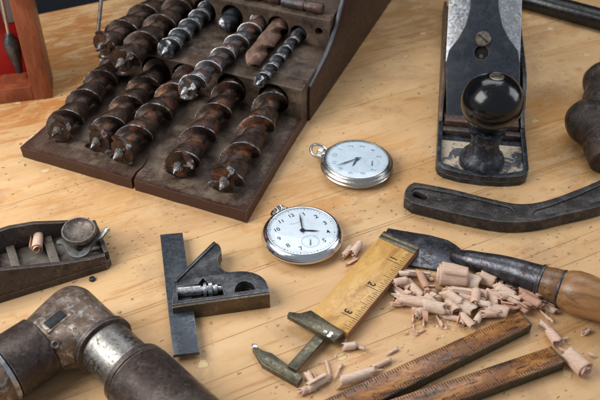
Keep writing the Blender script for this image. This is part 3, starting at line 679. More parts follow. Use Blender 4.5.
for sgn, lab in ((-1, 'left side wall, worn brown outside'), (1, None)):
    x0 = sgn * HW - (.30 if sgn > 0 else 0)
    mm = Matrix.Translation(L3(x0, 0, 0)) @ Matrix(((LY.x, 0, LX.x, 0), (LY.y, 0, LX.y, 0), (0, 1, 0, 0), (0, 0, 0, 1)))
    wallp = [(6.23, .43), (6.23, .9), (6.9, 1.0), (7.6, 1.35), (8.5, 2.1), (9.3, 2.6), (10.6, 2.95), (13.5, 3.0), (18.5, 2.9), (21.5, 2.4), (24, 1.2), (25.8, 1.0), (25.8, .43)]
    link('side_wall', curvesolid([wallp], 0, .30, .05, mm), M['plane_brown'] if sgn < 0 else M['japan'], pl, label=lab, smooth=35)
# cross pieces ahead of the mouth
link('mouth_bar', box(L3(0, 5.35, .66), LX, LY, Z, 5.55, .5, .45, .06), M['planeiron'], pl)
link('frog_bar', box(L3(0, 6.5, .80), LX, LY, Z, 5.4, .95, .55, .08), M['iron_bar'], pl, label='brown rusty bar just ahead of the mouth')
link('throat', box(L3(0, 7.8, .62), LX, LY, Z, 5.5, 1.5, .38, .05), M['japan'], pl)
# sloping blade and lever cap
slope = R(45); sp0 = L3(0, 7.2, .95); sdir = LY * math.cos(slope) + Z * math.sin(slope); snr = LX.cross(sdir).normalized()
if snr.z < 0: snr = -snr
def slab(pxs, off, th_, b, mat, name, holes=(), parent=pl, label=None):
    p0 = sp0 + snr * off
    def to2(px, py):
        q = onplane(px, py, p0, snr) - p0; return (q.dot(LX), q.dot(sdir))
    loops = [[to2(*q) for q in pxs]] + [[(to2(hx, hy)[0] + r * math.cos(a), to2(hx, hy)[1] + r * math.sin(a)) for a in [k * math.pi / 14 for k in range(28)]] for hx, hy, r in holes]
    # keep within the real width
    mm = Matrix(((LX.x, sdir.x, snr.x, p0.x), (LX.y, sdir.y, snr.y, p0.y), (LX.z, sdir.z, snr.z, p0.z), (0, 0, 0, 1)))
    return link(name, curvesolid(loops, -th_, 0, b, mm), mat, parent, label=label, smooth=35)
slab([(447, 112), (446, 60), (449, 0), (451, -40), (524, -40), (522, 0), (520, 60), (519, 112)], .0, .25, .02, M['steel_worn'], 'blade')
slab([(446.5, 118), (446, 62), (449, 50), (459, 37), (466, 24), (470, 8), (472, -45), (497, -45), (499, 8), (503, 26), (509, 38), (518, 50), (520, 62), (518.5, 118)], .34, .30, .06, M['cap_black'], 'lever_cap', holes=[(481.5, 52.5, .52)])
ps = onplane(483, 39, sp0 + snr * .34, snr)
scr = link('cap_screw', lathe([(-.2, 0), (-.2, .55), (.10, .58), (.17, .52), (.19, 0)], ps, snr, 32), M['brownscrew'], pl)
link('slot_shade_strip', box(ps + snr * .19, (LX * .8 - sdir * .6).normalized(), (LX * .6 + sdir * .8).normalized(), snr, .95, .10, .03, 0), M['dark'], scr)  # raised dark strip, the shade of the slot given as colour
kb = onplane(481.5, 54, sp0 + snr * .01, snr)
link('hole_shade_disc', lathe([(0, 0), (0, .60), (.02, .60), (.03, 0)], kb, snr, 28), M['dark'], pl)  # dark disc behind the opening paints the shade inside it
link('hole_screw', lathe([(0, 0), (0, .16), (.10, .14), (.12, 0)], kb - sdir * .2, snr, 20), M['planeiron'], pl)
# knob
kp = P(481, 164, .55); zk = zfor(V((kp.x, kp.y, .5)), 102)
kn = thing('tmp', '', '', kp); bpy.data.objects.remove(kn)
bp = [(0, 0), (0, 1.42), (.15, 1.56), (.5, 1.56), (.85, 1.42), (1.15, 1.16), (1.6, .98), (2.2, .95)]
link('knob_base', lathe(bp + [(2.7, 1.1), (2.9, 1.25), (2.9, 0)], V((kp.x, kp.y, .525)), Z, 56, jit=.015), M['knob_base'], pl, smooth=60)
RB = 2.04; ball = []
for k in range(0, 25):
    an = -math.pi / 2 + .42 + (math.pi - .42 - .26) * k / 24; ball.append((zk + RB * .97 * math.sin(an), RB * math.cos(an)))
ball = [(ball[0][0] - .3, 0), (ball[0][0] - .3, ball[0][1] * .95)] + ball + [(ball[-1][0], 0)]
kb_ = link('knob', lathe([(t, r) for t, r in ball], V((kp.x, kp.y, 0)), Z, 72), M['knob'], pl, smooth=60)
topz = ball[-1][0]
sc_ = link('knob_screw', lathe([(-.1, 0), (-.1, .47), (.035, .47), (.06, .40), (.06, 0)], V((kp.x, kp.y, topz)), Z, 32), M['brass'], kb_)
print('KNOB', zk, proj(V((kp.x, kp.y, zk))), proj(V((kp.x, kp.y, topz))), 'halfw', FPX * RB / ((V((kp.x, kp.y, zk)) - CAM).length))
link('slot_shade_strip', box(V((kp.x, kp.y, topz + .06)), V((.9, .4, 0)).normalized(), V((-.4, .9, 0)).normalized(), Z, .8, .09, .02, 0), M['dark'], sc_)  # slot drawn as a dark strip, its shade put into the colour

# ------------------------------------------------------------------ bent cast-iron handle
zt = .98
topl = [(404.5, 197), (404.8, 191), (407.5, 186), (412, 183), (418, 182.3), (453, 189), (485, 197), (508, 202), (524, 203.5), (540, 201.5), (556, 197), (575, 190), (600, 179.5), (640, 160)]
botl = [(640, 191), (600, 206), (563, 214.6), (545, 219), (527, 221.5), (510, 222), (490, 220), (453, 212.5), (430, 207), (412, 202.5)]
out = smoothpts(PX(topl, zt), 5) + smoothpts(PX(botl, zt), 5)
rec1 = PX([(411, 190.5), (415, 187.2), (421, 187.2), (453, 193.2), (500, 204.5), (511, 207.5), (514, 211.5), (510, 214.5), (502, 215), (490, 213), (453, 206.5), (425, 200.5), (412, 195.5)], zt)
rec2 = PX([(532, 213.5), (536, 209.5), (549, 206), (573, 197), (628, 173), (626, 189), (600, 200), (563, 210.5), (545, 214.5), (533, 216.5)], zt)
slot = PX([(412.5, 192), (414.5, 189.5), (419, 189.5), (427, 193.5), (428, 196), (425, 197.5), (417, 196), (413, 194.3)], zt)
hd = thing('cast_handle', 'bent black cast iron handle with an eye at its left end', 'iron handle', P(500, 213, 0))
link('handle_body', curvesolid([out, slot], 0.0, .84, .14), M['cast'], hd, smooth=40)
link('raised_rim', curvesolid([out, rec1, rec2], .70, zt, .09), M['cast'], hd, smooth=40)
# raised cast marks in the recess, worn past reading
for i in range(13):
    x = 440 + i * 5.6; y = 199.3 + (x - 440) * .205; p = P(x, y, .86)
    ang = R(-25); ax = V((math.cos(ang), math.sin(ang), 0)); ay = V((-ax.y, ax.x, 0))
    if i % 2 or i in (4, 8): continue
    link('cast_mark', join(box(p - ax * .08, ax, ay, Z, .06, .34, .05, .015), box(p + ax * .04, ax, (ay + ax * random.uniform(-.5, .5)).normalized(), Z, .05, random.uniform(.2, .34), .03, .01), box(p + ay * random.uniform(-.12, .12), ax, ay, Z, .2, .05, .05, .015)), M['cast'], hd)

# ------------------------------------------------------------------ black rod, top right
a = P(505, -7, .85); b_ = P(625, 26, .85); r = .95
rd_ = thing('black_bar', 'glossy black round bar crossing the top right corner', 'bar', (a + b_) / 2 - Z * r)
L = (b_ - a).length
link('bar_body', lathe([(0, 0), (0, r * .8), (.15, r), (L, r), (L, 0)], a, b_ - a, 40), aged('black_gloss', (.009, .010, .012), [((.03, .03, .033), 3, .55, .7)], rough=.3, metal=.2), rd_)
link('bar_highlight', tube([a + (b_ - a) * t + (Z * .80 - V((0, 1, 0)) * .62).normalized() * r * .99 for t in (0, .3, .6, 1)], .10, 10), M['cast'], rd_)  # added lighter strip that stands in for the highlight along the bar

# ------------------------------------------------------------------ rusty iron lump, right edge
q = P(604, 128, 1.4)
def ball_(c, r, sx=1, sy=1, sz=1):
    b = bmesh.new(); bmesh.ops.create_icosphere(b, subdivisions=4, radius=r); bmesh.ops.scale(b, verts=b.verts, vec=(sx, sy, sz)); bmesh.ops.translate(b, verts=b.verts, vec=c); return b
lump = join(lathe([(0, 0), (0, 1.2), (.3, 1.55), (2.4, 1.62), (2.8, 1.2), (2.8, 0)], P(586, 128, 1.7), P(640, 116, 1.7) - P(586, 128, 1.7), 40),
            ball_(P(588, 122, 1.7), 1.6, 1, 1.15, 1), ball_(P(603, 148, 1.3), 1.35, 1, 1.25, .9), tube([P(606, 163, 1.1), P(604, 148, 1.25), P(600, 122, 1.7)], [1.1, 1.35, 1.2], 28),
            tube([P(600, 122, 1.7), P(603, 100, 1.5), P(608, 84, 1.5)], [1.2, 1.5, 1.5], 28), ball_(P(604, 82, 1.5), 1.6))
for v_ in lump.verts: v_.co += noise.noise_vector(v_.co * 1.1) * .06
bm = remesh(lump, .10, 5)
o = link('rusty_casting', bm, M['rusty'], loc=V((q.x, q.y, 0)), smooth=60)
tagm(o, 'rusty knobbly iron tool end cut off by the right edge of the photo', 'iron tool')

# ------------------------------------------------------------------ small block plane, left
ka = R(25.6); KO = P(113, 268, 0); KX = V((-math.cos(ka), -math.sin(ka), 0)); KY = V((-math.sin(ka), math.cos(ka), 0))
def K(x, y, z=0): return KO + KX * x + KY * y + Z * z
W = 3.9
bp_ = thing('block_plane_body', 'small rusty plane body without blade, with round cap and grey lever', 'hand plane', K(5, 2))
link('sole', prism([K(0, .35), K(.35, 0), K(14, 0), K(14, W), K(.35, W), K(0, W - .35)], 0, .5, .05), M['planefloor'], bp_)
for y0, nm in ((0, 'front'), (W - .32, 'back')):
    mm = Matrix.Translation(K(0, y0, 0)) @ Matrix(((KX.x, 0, KY.x, 0), (KX.y, 0, KY.y, 0), (0, 1, 0, 0), (0, 0, 0, 1)))
    wp = [(.3, .503), (.3, 1.15), (1.2, 1.22), (3.0, 1.55), (4.6, 2.0), (6.2, 2.45), (8, 2.7), (14, 2.7), (14, .503)] if nm == 'front' else [(.3, .503), (.3, 1.15), (1.2, 1.3), (2.4, 1.7), (3.6, 2.1), (5, 2.3), (7, 2.2), (14, 2.2), (14, .503)]
    bm = curvesolid([wp], 0, .32, .07, mm); bmesh.ops.recalc_face_normals(bm, faces=bm.faces)
    link('side_wall', bm, M['planeiron'], bp_, smooth=40)
link('side_skirt', prism([K(-.01, .3), K(.32, -.02), K(14, -.02), K(14, -.005), K(.34, -.005), K(0, .32)], .02, .5, 0), M['planeiron'], bp_)
link('toe_wall', box(K(.14, W / 2, .82), KX, KY, Z, .3, W - .7, .64, .08), M['planeiron'], bp_)
for x, w_, h_ in ((3.1, .55, .42), (5.3, .5, .50), (6.3, .25, .40), (7.0, .25, .40), (7.7, .25, .40), (9.6, .25, .6)):
    link('cross_rib', box(K(x, W / 2, .5 + h_ / 2), KX, KY, Z, w_, W - .66, h_, .07), M['planefloor'], bp_)
link('bed_web', box(K(8.2, W / 2, .66), KX, KY, Z, 4.2, .3, .32, .05), M['planefloor'], bp_)
wc = P(77.5, 225.5, 2.15); wb = V((wc.x, wc.y, 0))
wh = link('round_cap', lathe([(1.45, 0), (1.45, .50), (1.60, .66), (1.68, .92), (1.76, 1.02), (2.0, 1.04), (2.12, .99), (2.11, .93), (1.95, .84), (1.80, .5), (1.76, 0)], wb, (Z + V((.05, -.14, 0))).normalized(), 64), M['rust_cap'], bp_, smooth=50)
link('cap_post', lathe([(.5, 0), (.5, .5), (.8, .4), (1.46, .4), (1.46, 0)], wb, Z, 28), M['planeiron'], bp_)
lv = smoothpts([P(57, 244.5, 1.05), P(62, 243, 1.1), P(67.5, 245.5, 1.12), P(70, 250, 1.12), P(74, 255, 1.12), P(80, 256.5, 1.12), P(85.5, 253.5, 1.12), P(89, 247, 1.17), P(94, 242, 1.3), P(101, 238, 1.45), P(106.5, 231, 1.7)], 6)
bm = bmesh.new(); rows = []
for i_, p_ in enumerate(lv):
    d_ = lv[min(i_ + 1, len(lv) - 1)] - lv[max(i_ - 1, 0)]; d_.z = 0; d_.normalize(); n_ = V((-d_.y, d_.x, 0)); t_ = i_ / (len(lv) - 1)
    hw = .25 * (.55 + .45 * math.sin(math.pi * min(1, t_ * 1.25)) ) * (1 if t_ > .03 else .6)
    rows.append([bm.verts.new(p_ + n_ * a_ + Z * b_) for a_, b_ in ((-hw, .0), (hw, .0), (hw, .17), (-hw, .17))])
for A_, B_ in zip(rows, rows[1:]):
    for q in range(4): bm.faces.new((A_[q], A_[(q + 1) % 4], B_[(q + 1) % 4], B_[q]))
bm.faces.new(rows[0][::-1]); bm.faces.new(rows[-1]); bmesh.ops.recalc_face_normals(bm, faces=bm.faces)
link('lever', bev(bm, .04, 2, 50), M['lever'], bp_, smooth=40)
link('lever_tip', lathe([(0, 0), (0, .14), (.22, .19), (.32, .12), (.34, 0)], lv[-1] - (lv[-1] - lv[-3]).normalized() * .1, lv[-1] - lv[-3], 20), M['steel_worn'], bp_)
link('inner_boss', lathe([(0, 0), (0, .62), (.18, .58), (.22, .4), (.22, 0)], P(83, 246, .5), Z, 28), M['planefloor'], bp_)

# ------------------------------------------------------------------ angle drill (lower left)
ZC = 1.85
C_ = P(79, 321, ZC); A1 = (P(11, 366, ZC) - P(41, 346, ZC)).normalized(); A2 = (P(135, 374.5, ZC) - P(102, 343, ZC)).normalized()
J1 = P(41, 346, ZC); R1 = P(102, 343, ZC)
ad = thing('angle_drill', 'rusty right angle drill head with chrome sleeve and brown barrel in the near left corner', 'drill', V((C_.x, C_.y, 0)))
s1 = (J1 - C_).dot(A1); s2 = (R1 - C_).dot(A2)
head = join(lathe([(-1.1, 0), (-1.1, 1.0), (-.8, 1.42), (-.3, 1.56), (s1, 1.56), (s1, 0)], C_, A1, 48), lathe([(-1.75, 0), (-1.75, .9), (-1.5, 1.35), (-1.0, 1.52), (s2, 1.48), (s2, 0)], C_, A2, 48))
bmesh.ops.convex_hull(head, input=head.verts)
for v_ in [v_ for v_ in head.verts if not v_.link_faces]: head.verts.remove(v_)
hd_ = link('gear_head', remesh(head, .09, 9), M['rust_head'], ad, smooth=60)
def quadpatch(pxs, z0, th_, mat, name, parent):
    return link(name, prism(PX(pxs, z0), z0 - th_, z0, .03), mat, parent)
quadpatch([(39, 322), (60, 306), (71, 314.5), (48, 333)], ZC + 1.56, .5, M['rust_head'], 'plate_frame', hd_)
quadpatch([(43, 322.5), (60, 309.5), (67, 314.5), (50, 328.5)], ZC + 1.62, .3, M['ink'], 'dark_plate', hd_)
sp_ = P(55.5, 344, ZC + 1.12); dn = (sp_ - (J1 * .6 + C_ * .4)); dn.normalize()
link('oil_screw', lathe([(-.3, 0), (-.3, .24), (.10, .24), (.15, .16), (.10, .1), (.05, 0)], sp_, dn, 20), M['planeiron'], hd_)
def seg_(name, prof_, mat): return link(name, lathe(prof_, C_, A2, 64, jit=.006), mat, ad, smooth=45)
l1 = s2
d2 = (P(135, 374.5, ZC) - C_).dot(A2)
seg_('neck_ring', [(l1 - .05, 0), (l1 - .05, 1.6), (l1 + .02, 1.68), (l1 + .28, 1.68), (l1 + .35, 1.6), (l1 + .35, 0)], M['barrel'])
seg_('chrome_sleeve', [(l1 + .3, 0), (l1 + .3, 1.44), (d2 - .1, 1.44), (d2 - .1, 0)], M['tube'])
seg_('barrel_ring', [(d2 - .2, 0), (d2 - .2, 1.62), (d2 - .12, 1.76), (d2 + .2, 1.80), (d2 + .26, 1.72), (d2 + .34, 1.72), (d2 + .36, 0)], M['barrel'])
seg_('barrel', [(d2 + .33, 0), (d2 + .33, 1.76), (d2 + .45, 1.84), (d2 + 9, 1.84), (d2 + 9, 0)], M['barrel'])
def seg1(name, prof_, mat): return link(name, lathe(prof_, C_, A1, 64, jit=.006), mat, ad, smooth=45)
seg1('spindle_cover', [(s1 - .08, 0), (s1 - .08, 1.55), (s1 + .03, 1.68), (s1 + 2.15, 1.72), (s1 + 2.2, 0)], M['barrel'])
seg1('cover_band', [(s1 + 2.17, 0), (s1 + 2.17, 1.62), (s1 + 2.24, 1.70), (s1 + 2.42, 1.70), (s1 + 2.5, 1.6), (s1 + 2.5, 0)], M['steel_worn'])
seg1('chuck', [(s1 + 2.48, 0), (s1 + 2.48, 1.60), (s1 + 2.9, 1.62), (s1 + 3.6, 1.5), (s1 + 5.2, 1.1), (s1 + 5.2, 0)], M['rust_head'])
link('chuck_stud', lathe([(0, 0), (0, .28), (.22, .25), (.28, .15), (.28, 0)], P(16, 383, 1.75), (P(16, 383, 1.75) - P(6, 366, 1.2)).normalized(), 20), M['steel_worn'], ad)

# ------------------------------------------------------------------ combination square
sq = thing('combination_square', 'dark steel combination square with its head clamped on a short blade', 'square', P(200, 295, 0))
link('square_blade', prism(PX([(160, 234.5), (182.5, 232.5), (199.5, 352), (173, 355)], .62), .38, .62, .02), M['blade'], sq)
ZH = 1.15
ol = [(171.8, 305), (269.3, 291.5), (268.5, 287), (266, 281), (261.4, 276.5), (255, 273.3), (248, 271.6), (241, 271), (229, 271.8), (224.5, 270.5), (220.5, 267), (218, 262), (218, 257), (221.3, 250.5), (218.5, 244), (213.5, 242.5), (174, 281.5)]
dh = [(235.5, 293.2), (236.5, 287), (240, 281.5), (245.5, 279.5), (251, 281), (254.2, 285.5), (254.6, 290.6)]
fr_ = [(178, 300.5), (177, 286.5), (198, 283.5), (203, 277.5), (208, 283), (221.5, 284.5), (224, 294.8)]
oh = smoothpts(PX(ol[3:], ZH)[:-1], 4)[:] ; oh = PX(ol[:3], ZH) + oh + [PX(ol, ZH)[-1]]
dc_ = P(245, 289.8, ZH); hx = (P(269.3, 291.5, ZH) - P(171.8, 305, ZH)).normalized(); hy = V((-hx.y, hx.x, 0)); DH = [dc_ + hx * (.60 * math.cos(k * math.pi / 20)) + hy * (-.08 + .78 * math.sin(k * math.pi / 20)) for k in range(21)]
link('square_head', curvesolid([oh, DH, PX(fr_, ZH)], .55, ZH, .03), M['gun'], sq, smooth=35)
link('head_web', curvesolid([PX(ol, ZH), DH], .30, .548, .02), M['gun'], sq, smooth=35)
e0 = P(171.8, 305, ZH); e1 = P(269.3, 291.5, ZH); ev = (e1 - e0).normalized(); en = V((ev.y, -ev.x, 0))
link('head_edge', box((e0 + e1) / 2 + en * .10 - Z * (ZH - .56), ev, en, Z, (e1 - e0).length, .2, 1.13, .03), M['sq_side'], sq)
h0 = P(174.5, 281.5, ZH); h1 = P(214, 242.8, ZH); hv = (h1 - h0).normalized(); hn = V((-hv.y, hv.x, 0))
link('mitre_rail', box((h0 + h1) / 2 - hn * .07 - Z * .35, hv, hn, Z, (h1 - h0).length, .18, .95, .03), M['gun'], sq)
s0 = P(178, 291.5, .86); s1_ = P(222, 288.5, .86); sL = (s1_ - s0).length
pf = [(0, 0), (0, .30), (sL * .52, .30), (sL * .54, .24), (sL * .57, .24), (sL * .58, .40), (sL * .65, .42), (sL * .66, .26), (sL * .69, .26), (sL * .70, .46), (sL * .78, .46), (sL * .79, .3), (sL * .82, .34), (sL * .90, .32), (sL * .91, .2), (sL, .18), (sL, 0)]
link('clamp_screw', lathe(pf, s0, s1_ - s0, 36), M['steel_worn'], sq)

# ------------------------------------------------------------------ caliper rule
ca = thing('caliper_rule', 'boxwood slide caliper rule with brass jaws, marked with inches one to three', 'caliper', P(350, 300, 0))
ZR = .75
i1 = P(382.8, 257.1, ZR); i2 = P(360.9, 283, ZR); i3 = P(336.6, 310, ZR)
rd = (i3 - i1).normalized(); rw = V((-rd.y, rd.x, 0))                      # rd: towards the jaws, rw: towards the ticked edge
if rw.dot(P(419, 252, ZR) - i1) < 0: rw = -rw
INCH = (i3 - i1).length / 2
eR = (P(396, 263.4, ZR) - i1).dot(rw)                                      # ticked edge seen from the mark ends
def C(s, w, z=ZR): return V((i1.x, i1.y, 0)) + rd * s + rw * w + Z * z
def sw(px, py, z=ZR): d = P(px, py, z) - i1; return d.dot(rd), d.dot(rw)
sTL, wL = sw(387, 232); _, wL2 = sw(312, 308); s0_, wR = sw(418, 252); sJ, wJ = sw(345, 333)
print('CAL', INCH, sTL, wL, wL2, s0_, wR, sJ, wJ, sw(312, 308), eR)
wLm = (wL + wL2) / 2; wRm = (wR + wJ) / 2; sTop = -1.72; sBot = 2 * INCH + 1.05
link('rule_body', prism([C(sTop, wLm), C(sTop, wRm), C(sBot, wRm), C(sBot, wLm)], .24, ZR, .03), M['boxwood'], ca)
link('rule_side', box(C((sTop + sBot) / 2, wRm + .012, .49), rd, rw, Z, sBot - sTop - .02, .02, .46, 0), M['boxwood_side'], ca)
tk = []
for k in range(-10, 40):
    s = k * INCH / 16
    if s < sTop + .1 or s > sBot - .08: continue
    l = {0: 1.05, 8: .62, 4: .45, 12: .45}.get(k % 16, .36 if k % 2 == 0 else .25)
    b = bmesh.new(); y = ZR + .004; w_ = .016 if k % 16 else .022
    b.faces.new([b.verts.new(C(s + a_, wRm - .04 - c_, y)) for a_, c_ in ((-w_, 0), (w_, 0), (w_, l), (-w_, l))]); tk.append(b)
for n_, s in ((1, 0), (2, INCH), (3, 2 * INCH)):
    tk.append(textmesh(str(n_), .66, C(s - .27, wRm - .84, ZR + .004), rd, rw, 0, .012))
link('inch_marks', join(*tk), M['ink'], ca, smooth=0)
link('top_cap', box(C(sTop - .16, (wLm + wRm) / 2, .50), rd, rw, Z, .36, wRm - wLm + .06, .60, .04), M['brass'], ca)
link('cap_lip', box(C(sTop + .19, (wLm + wRm) / 2 , .765), rd, rw, Z, .36, wRm - wLm + .04, .05, .01), M['brass'], ca)
def jaw(pxs, z0, z1, name, b=.04): return link(name, prism(PX(pxs, z1), z0, z1, b), M['brass'], ca)
jaw([(287, 315), (289, 311.5), (300, 313), (311, 310), (344, 332), (334, 341)], .44, .79, 'fixed_jaw')
jaw([(252, 347.5), (254.5, 345), (262, 350), (272, 353), (303, 376), (297, 384), (262, 364)], .02, .40, 'sliding_jaw')
a = P(292, 369, .44); b_ = P(334, 322, .44); dv = (b_ - a).normalized()
link('slide_bar', box((a + b_) / 2, dv, V((-dv.y, dv.x, 0)), Z, (b_ - a).length, .60, .20, .02), M['brass'], ca)
for x, y in ((325, 332), (331, 333.5), (329, 336)):
    link('jaw_pin', lathe([(0, 0), (0, .12), (.02, .12), (.025, 0)], P(x, y, .795), Z, 14), M['steel_worn'], ca)
link('jaw_point', box(P(254.5, 346.5, .38), V((1, 0, 0)), V((0, 1, 0)), Z, .3, .3, .12, .03), M['steel_worn'], ca)

# ------------------------------------------------------------------ two old wooden rules
def rule(pxs, zt_, label, flip):
    q = PX(pxs, zt_); c = sum(q, V((0, 0, 0))) / 4
    th = thing('wooden_rule', label, 'ruler', V((c.x, c.y, 0)), 'old wooden rules')
    A, Bq, Cq, D = q                      # far-left, far-right (tip), near-right (tip), near-left
    link('rule_body', prism([A, Bq, Cq, D], .03, zt_ - .06, .04), M['rule_edge'], th)
    link('rule_face', prism([A + (D - A) * .02, Bq + (Cq - Bq) * .02 + (A - Bq).normalized() * .12, Cq + (Bq - Cq) * .03 + (D - Cq).normalized() * .1, D + (A - D) * .02], zt_ - .059, zt_, .015), M['rulewood'], th)
    tk = []; dl = (A - Bq).normalized(); L = (A - Bq).length
    for side, (p0, p1, o) in enumerate(((Bq, Cq, 1), (Cq, Bq, 1))):
        wv = (p1 - p0).normalized(); dd = (A - Bq).normalized() if side == 0 else (D - Cq).normalized()
        k = 1
        while k * .158 < L - .2:
            s = .25 + k * .158; l = .42 if k % 8 == 0 else (.30 if k % 4 == 0 else .2)
            b = bmesh.new(); b.faces.new([b.verts.new(p0 + dd * (s + a_) + wv * (.06 + c_) + Z * .004) for a_, c_ in ((-.02, 0), (.02, 0), (.02, l), (-.02, l))]); tk.append(b); k += 1
    link('scale_marks', join(*tk), M['ink'], th, smooth=0)
    link('end_plate', prism([Bq + (A - Bq).normalized() * .10, Bq, Cq, Cq + (D - Cq).normalized() * .10], zt_ - .055, zt_ + .01, .01), M['rule_edge'], th)
    return th
rule([(300, 410), (520, 311.3), (532.5, 324.5), (352, 415)], .72, 'longer brown wooden rule with dark edges, ending against the shavings pile', 0)
rule([(370, 406), (551, 346), (566, 361.5), (420, 415)], .72, 'nearer wooden rule cut by the bottom edge, a fat curl at its tip', 1)

# ------------------------------------------------------------------ chisel
ch = thing('socket_chisel', 'old steel chisel with a stout turned wooden handle lying under the caliper end', 'chisel', P(480, 262, 0))
link('blade', prism(PX([(376, 248), (388, 228), (408, 231.5), (430, 235), (448, 240), (456, 245), (465, 252.5), (470, 262), (462, 266), (450, 267.5), (440, 270), (411, 265.5), (392, 260)], .20), .02, .20, .02), M['blue_steel'], ch)
sh = smoothpts([P(452, 254, .32), P(463, 258, .42), P(480, 263, .60), P(505, 269, .82), P(541, 280.5, 1.10)], 8); rr = []
for i in range(len(sh)):
    t = i / (len(sh) - 1); rr.append(.28 + .20 * min(1, t * 3) + .45 * t ** 1.1)
link('socket', tube(sh, rr, 36, .96), M['blue_steel'], ch, smooth=60)
a = P(541, 280.5, 1.12); b_ = P(600, 301, 1.32); dv = b_ - a
link('socket_lip', lathe([(-.12, 0), (-.12, .93), (-.05, .98), (.06, .98), (.10, .93), (.10, 0)], a, dv, 40), M['gun'], ch)
link('ferrule', lathe([(.08, 0), (.08, .90), (.5, .96), (1.05, 1.03), (1.12, 1.01), (1.12, 0)], a, dv, 48), M['ferrule'], ch)
link('ferrule_ring', lathe([(1.1, 0), (1.1, 1.04), (1.15, 1.07), (1.22, 1.07), (1.26, 1.04), (1.26, 0)], a, dv, 48), M['gun'], ch)
link('handle', lathe([(1.26, 0), (1.26, 1.04), (1.45, 1.14), (1.9, 1.27), (2.5, 1.28), (3.3, 1.18), (4.5, 1.08), (6.5, 1.2), (9, 1.35), (9.5, 1.2), (9.7, 0)], a, dv, 56, jit=.01), M['handle_wood'], ch, smooth=60)

# ------------------------------------------------------------------ wooden case with red lining, top left
QO = P(53, 98, 0); qa = R(12.8); QX = V((-math.cos(qa), -math.sin(qa), 0)); QY = V((-math.sin(qa), math.cos(qa), 0))
def Q(x, y, z=0): return QO + QX * x + QY * y + Z * z
cs = thing('lined_case', 'upright reddish wooden case with a red lining, cut by the top left corner', 'case', Q(4, 1.4))
link('side_rail', box(Q(.72, 1.5, 7.5), QX, QY, Z, 1.44, 3.0, 15, .07), M['mahogany'], cs)
link('bottom_rail', box(Q(6.2, 1.5, .62), QX, QY, Z, 9.5, 3.0, 1.24, .07), M['mahogany'], cs)
link('red_lining', box(Q(6.2, 2.6, 7.6), QX, QY, Z, 9.5, .5, 12.7, .05), M['red'], cs)
link('grey_fitting', box(Q(2.05, 2.25, 9.4), QX, QY, Z, 1.0, .2, 7.4, .04), M['greyplate'], cs)
link('black_pad', box(Q(4.3, 2.05, 6.9), QX, QY, Z, 2.6, .6, 2.6, .15), M['blackfoam'], cs)
tz0 = onplane(20, 72, Q(0, 1.3, 0), QY); tz1 = onplane(9, 36, Q(0, 1.3, 0), QY); tz2 = onplane(-2, -20, Q(0, 1.5, 0), QY)
tz0.z = max(tz0.z, 1.3)
d = (tz1 - tz0); L = d.length
tl = thing('scraper_tool', 'slim dark steel tool with a tapered end standing in the red lined case', 'hand tool', tz0)
link('taper', lathe([(0, 0), (0, .24), (L * .3, .38), (L * .72, .60), (L * .9, .55), (L * 1.0, .34), (L * 1.08, .24), (L * 1.08, 0)], tz0, d, 28), M['gun'], tl, smooth=60)
link('shaft', tube([tz1, tz1 + (tz2 - tz1) * .5, tz2], .15, 14), M['steel_worn'], tl)

# ------------------------------------------------------------------ shavings
def curl(c, ang, L, r, turns, cone=.0, lift=0, seg=None, ragged=.06, strip=False, roll=None):
    """a rolled shaving: spiral sheet wound about an axis lying on the bench"""
    ax = V((math.cos(ang), math.sin(ang), lift)).normalized(); u, v, w = frame_of(ax)
    nt = max(14, int(turns * 18)); nl = max(5, int(L / .14)); th0 = random.uniform(0, 6.28) if roll is None else roll; bm = bmesh.new(); g = []
    sd = random.random() * 50; drift = random.uniform(-.4, .4) * L; flare = random.uniform(0, 2.2); cone = cone or random.uniform(-.22, .22)
    for i in range(nt + 1):
        t = i / nt; th = th0 + t * turns * 2 * math.pi; row = []
        for j in range(nl + 1):
            s = j / nl - .5
            l0 = -ragged * noise.noise(V((t * 9, sd, 0))) * 4; l1 = ragged * noise.noise(V((t * 9, sd, 7))) * 4
            x = s * L + (l0 if s < 0 else l1) * abs(s) * 2 + drift * (t - .5)
            rad = r * (1 - cone * s) * (.42 + .58 * t) * (1 + .08 * noise.noise(V((th * .5, x * 1.2, sd)))) * (1 + max(0, t - .82) * flare)
            if strip: x = (t - .5) * L + s * .35
            row.append(bm.verts.new(c + w * x + (u * math.cos(th) + v * math.sin(th)) * rad))
        g.append(row)
    for i in range(nt):
        for j in range(nl): bm.faces.new((g[i][j], g[i + 1][j], g[i + 1][j + 1], g[i][j + 1]))
    lo = min(x.co.z for x in bm.verts)
    return bm, lo
def put(px, py, deg, L, r, turns, label, group=None, z=None, mat='shave', **k):
    base = P(px, py, r); bm, lo = curl(base, R(deg), L, r, turns, **k)
    dz = .015 - lo + (z or 0)
    bmesh.ops.translate(bm, verts=bm.verts, vec=(0, 0, dz))
    # thickness
    bm.normal_update(); me = bpy.data.meshes.new('wood_shaving'); bm.to_mesh(me); bm.free()
    o = bpy.data.objects.new('wood_shaving', me); COL.objects.link(o); c0 = V((base.x, base.y, z or 0)); me.transform(Matrix.Translation(-c0)); o.location = c0
    me.polygons.foreach_set('use_smooth', [True] * len(me.polygons)); me.materials.append(M[mat])
    m = o.modifiers.new('thick', 'SOLIDIFY'); m.thickness = .011; m.offset = 0
    tagm(o, label, 'wood shaving', group); return o
GP = 'shavings heaped below the chisel'; GW = 'shavings beside the chrome watch'; GJ = 'shavings at the sliding jaw'; GS = 'shavings between jaw and rule'; GR = 'stray shavings on the right'; GL = 'shavings under the caliper edge'
put(452, 276, -12, 1.6, .70, 3.2, 'largest rolled shaving, a wide coil touching the chisel socket', GP, ragged=.03, roll=1.0)
put(471, 281, -20, .9, .5, 1.6, 'loose coil just right of the largest roll', GP, mat='shave2')
